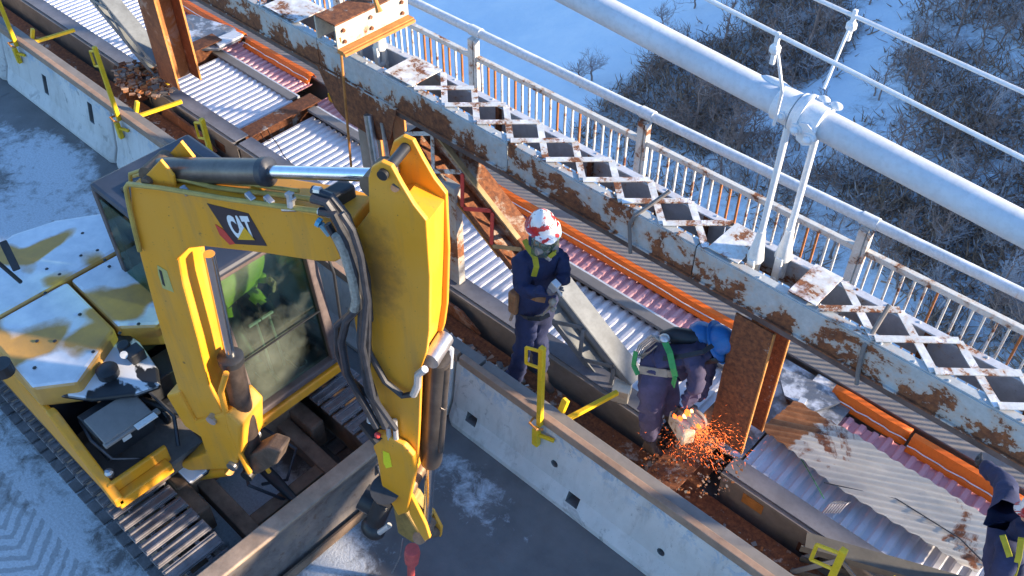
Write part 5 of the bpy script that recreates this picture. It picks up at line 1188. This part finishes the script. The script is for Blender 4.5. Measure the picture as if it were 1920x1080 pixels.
# flames and sparks
fl=MB(); c0_=W(1284,776,4.44); r_=random.Random(4)
def flame(c,s_,mi):
    vs=[];fs=[]; n=10;k=7
    for i in range(k+1):
        tt=math.pi*i/k
        for j_ in range(n):
            a=2*math.pi*j_/n; d=V(math.sin(tt)*math.cos(a),math.sin(tt)*math.sin(a),math.cos(tt)); rr=s_*(1+.75*mnoise.noise(d*1.8+c*7)+.5*mnoise.noise(d*4.5+c*3))
            vs.append(c+V(d.x*rr*1.2,d.y*rr*.6,d.z*rr*1.05+max(0,d.z)*s_*.5))
    for i in range(k):
        for j_ in range(n): fs.append((i*n+j_,(i+1)*n+j_,(i+1)*n+(j_+1)%n,i*n+(j_+1)%n))
    fl.add(vs,fs,mi)
flame(W(1289,775,4.42),.024,0); flame(W(1275,785,4.44),.020,0); flame(W(1283,781,4.38),.014,1); flame(W(1297,771,4.42),.012,1); flame(W(1310,800,4.45),.020,0); flame(W(1265,781,4.42),.018,0)
fl.build('flame',[M_['flame'],M_['flamec']],smooth=True,label='orange flame burst at the bent worker hands',cat='flame')
sp=MB()
for i in range(1000):
    a=r_.gauss(0,1); 
    px=1318+r_.gauss(0,40); py=826+r_.gauss(0,22)
    if r_.random()<.25: px=1312+r_.gauss(0,12); py=806+r_.gauss(0,12)
    p=W(px,py,4.50+r_.gauss(0,.12))
    if p.z<.18: p.z=.185+r_.random()*.03
    d=(p-c0_); d=d.normalized() if d.length>0 else V(1,0,0); d=(d+V(r_.gauss(0,.4),r_.gauss(0,.4),r_.gauss(0,.4))).normalized(); L=abs(r_.gauss(0,.022))+.003; s_=d.cross(V(0,0,1)).normalized()*r_.uniform(.0006,.0014)
    u=d.cross(s_).normalized()*s_.length
    sp.add([p-s_,p+s_,p+u,p+d*L],[(0,1,3),(1,2,3),(2,0,3),(0,2,1)])
sp.build('sparks',M_['spark'],kind='stuff',label='shower of orange sparks spraying over the rusty beam',cat='sparks')
# ---- worker at the right edge
hd=aY(1942,970,5.02); neck=hd+V(-.03,.0,-.17); chest=neck+V(.03,.0,-.25); pel=chest+V(.10,.0,-.42)
CEN=chest.copy()
p3=thing('person',(pel.x,pel.y,-.12),'worker in navy coveralls cut off by the right edge, one arm reaching up','person')
shR=neck+V(-.14,.14,-.05); haR=aY(1838,868,5.75); elR=aY(1885,905,5.50); shL=neck+V(.02,-.19,-.06); elL=shL+V(.02,-.08,-.26); haL=elL+V(.12,.2,-.15)
J=[(pel,(.17,.14)),(pel.lerp(chest,.5),(.17,.14)),(chest,(.18,.14)),(neck,.075),(neck.lerp(hd,.5),.06),(shR,.10),(elR,.085),(haR.lerp(elR,.15),.062),(shL,.095),(elL,.07),(haL,.05),
   (pel+V(-.02,.10,-.08),.12),(pel+V(-.06,.12,-.45),.09),(pel+V(-.03,.12,-.80),.075),(pel+V(.02,-.10,-.08),.12),(pel+V(0,-.12,-.45),.09),(pel+V(.04,-.12,-.80),.075)]
skin_body('body',J,E_,[M_['navy']],p3,None,2,.010,0)
fd=(-.5,.55,-.45); ud=(-.1,.1,.95)
head(p3,hd,fd,ud,M_['skin']); hardhat(p3,hd+V(0,0,.03),fd,ud,M_['helmet'])
hand(p3,haR.lerp(elR,.10),(haR-elR),(0,0,1),.5,M_['black']); hand(p3,haL,(haL-elL),(0,0,1),.5,M_['glove'])
boot(p3,pel+V(-.03,.12,-.86),(-.6,.6,0),M_['boot']); boot(p3,pel+V(.04,-.12,-.86),(-.6,.6,0),M_['boot'])
for pts in([(1880,1005),(1892,1040),(1900,1085)],[(1915,1010),(1910,1045),(1898,1085)]): strap(p3,[aY(x,y,4.80) for x,y in pts],M_['harness'],up=V(.1,-.7,.6),w_=.04)
# ---- operator in the cab
p4=thing('person',(-5.75,2.52,.9),'excavator operator seated in the cab in a bright yellow-green vest behind the windscreen','person')
pel=V(-5.60,2.62,1.34); chest=V(-5.42,2.62,1.68); neck=V(-5.38,2.62,1.88); hd=V(-5.34,2.62,2.05); CEN=chest
J=[(pel,(.16,.14)),(pel.lerp(chest,.5),(.165,.14)),(chest,(.18,.13)),(neck,.065),(neck.lerp(hd,.5),.055),(chest+V(0,-.21,.08),.085),(V(-5.50,2.24,1.48),.06),(V(-5.34,2.20,1.53),.042),(chest+V(0,.21,.08),.085),(V(-5.50,2.80,1.48),.06),(V(-5.34,2.84,1.53),.042),
   (pel+V(.08,-.10,-.02),.11),(V(-5.26,2.38,1.36),.08),(V(-5.05,2.42,1.02),.055),(pel+V(.08,.10,-.02),.11),(V(-5.26,2.70,1.38),.08),(V(-5.05,2.72,1.02),.055)]
skin_body('body',J,E_,[M_['hiviz'],M_['black'],M_['skin']],p4,lambda c:2 if c.z>1.93 else (1 if (c.z<1.42 and c.x>-5.56) or c.z<1.28 else 0),2,.006,0)
head(p4,hd,(1,-.1,-.25),(0,0,1),M_['skin']); hardhat(p4,hd+V(0,0,.03),(1,-.1,-.25),(0,0,1),M_['white'])
hand(p4,V(-5.35,2.20,1.53),(1,0,-.15),(0,0,1),.6,M_['skin'],'hand'); hand(p4,V(-5.35,2.84,1.53),(1,0,-.15),(0,0,1),.6,M_['skin'],'hand')
boot(p4,(-5.05,2.42,1.0),(1,0,0),M_['boot']); boot(p4,(-5.05,2.72,1.0),(1,0,0),M_['boot'])
strap(p4,[V(-5.50,2.42,1.86),V(-5.475,2.42,1.62),V(-5.53,2.42,1.44)],M_['silver'],'reflective_strip',.05,.008,V(1,0,0)); strap(p4,[V(-5.50,2.62,1.86),V(-5.475,2.62,1.62),V(-5.53,2.62,1.44)],M_['silver'],'reflective_strip',.05,.008,V(1,0,0))
for o in list(bpy.data.objects):
    if '_w' in o: del o['_w']
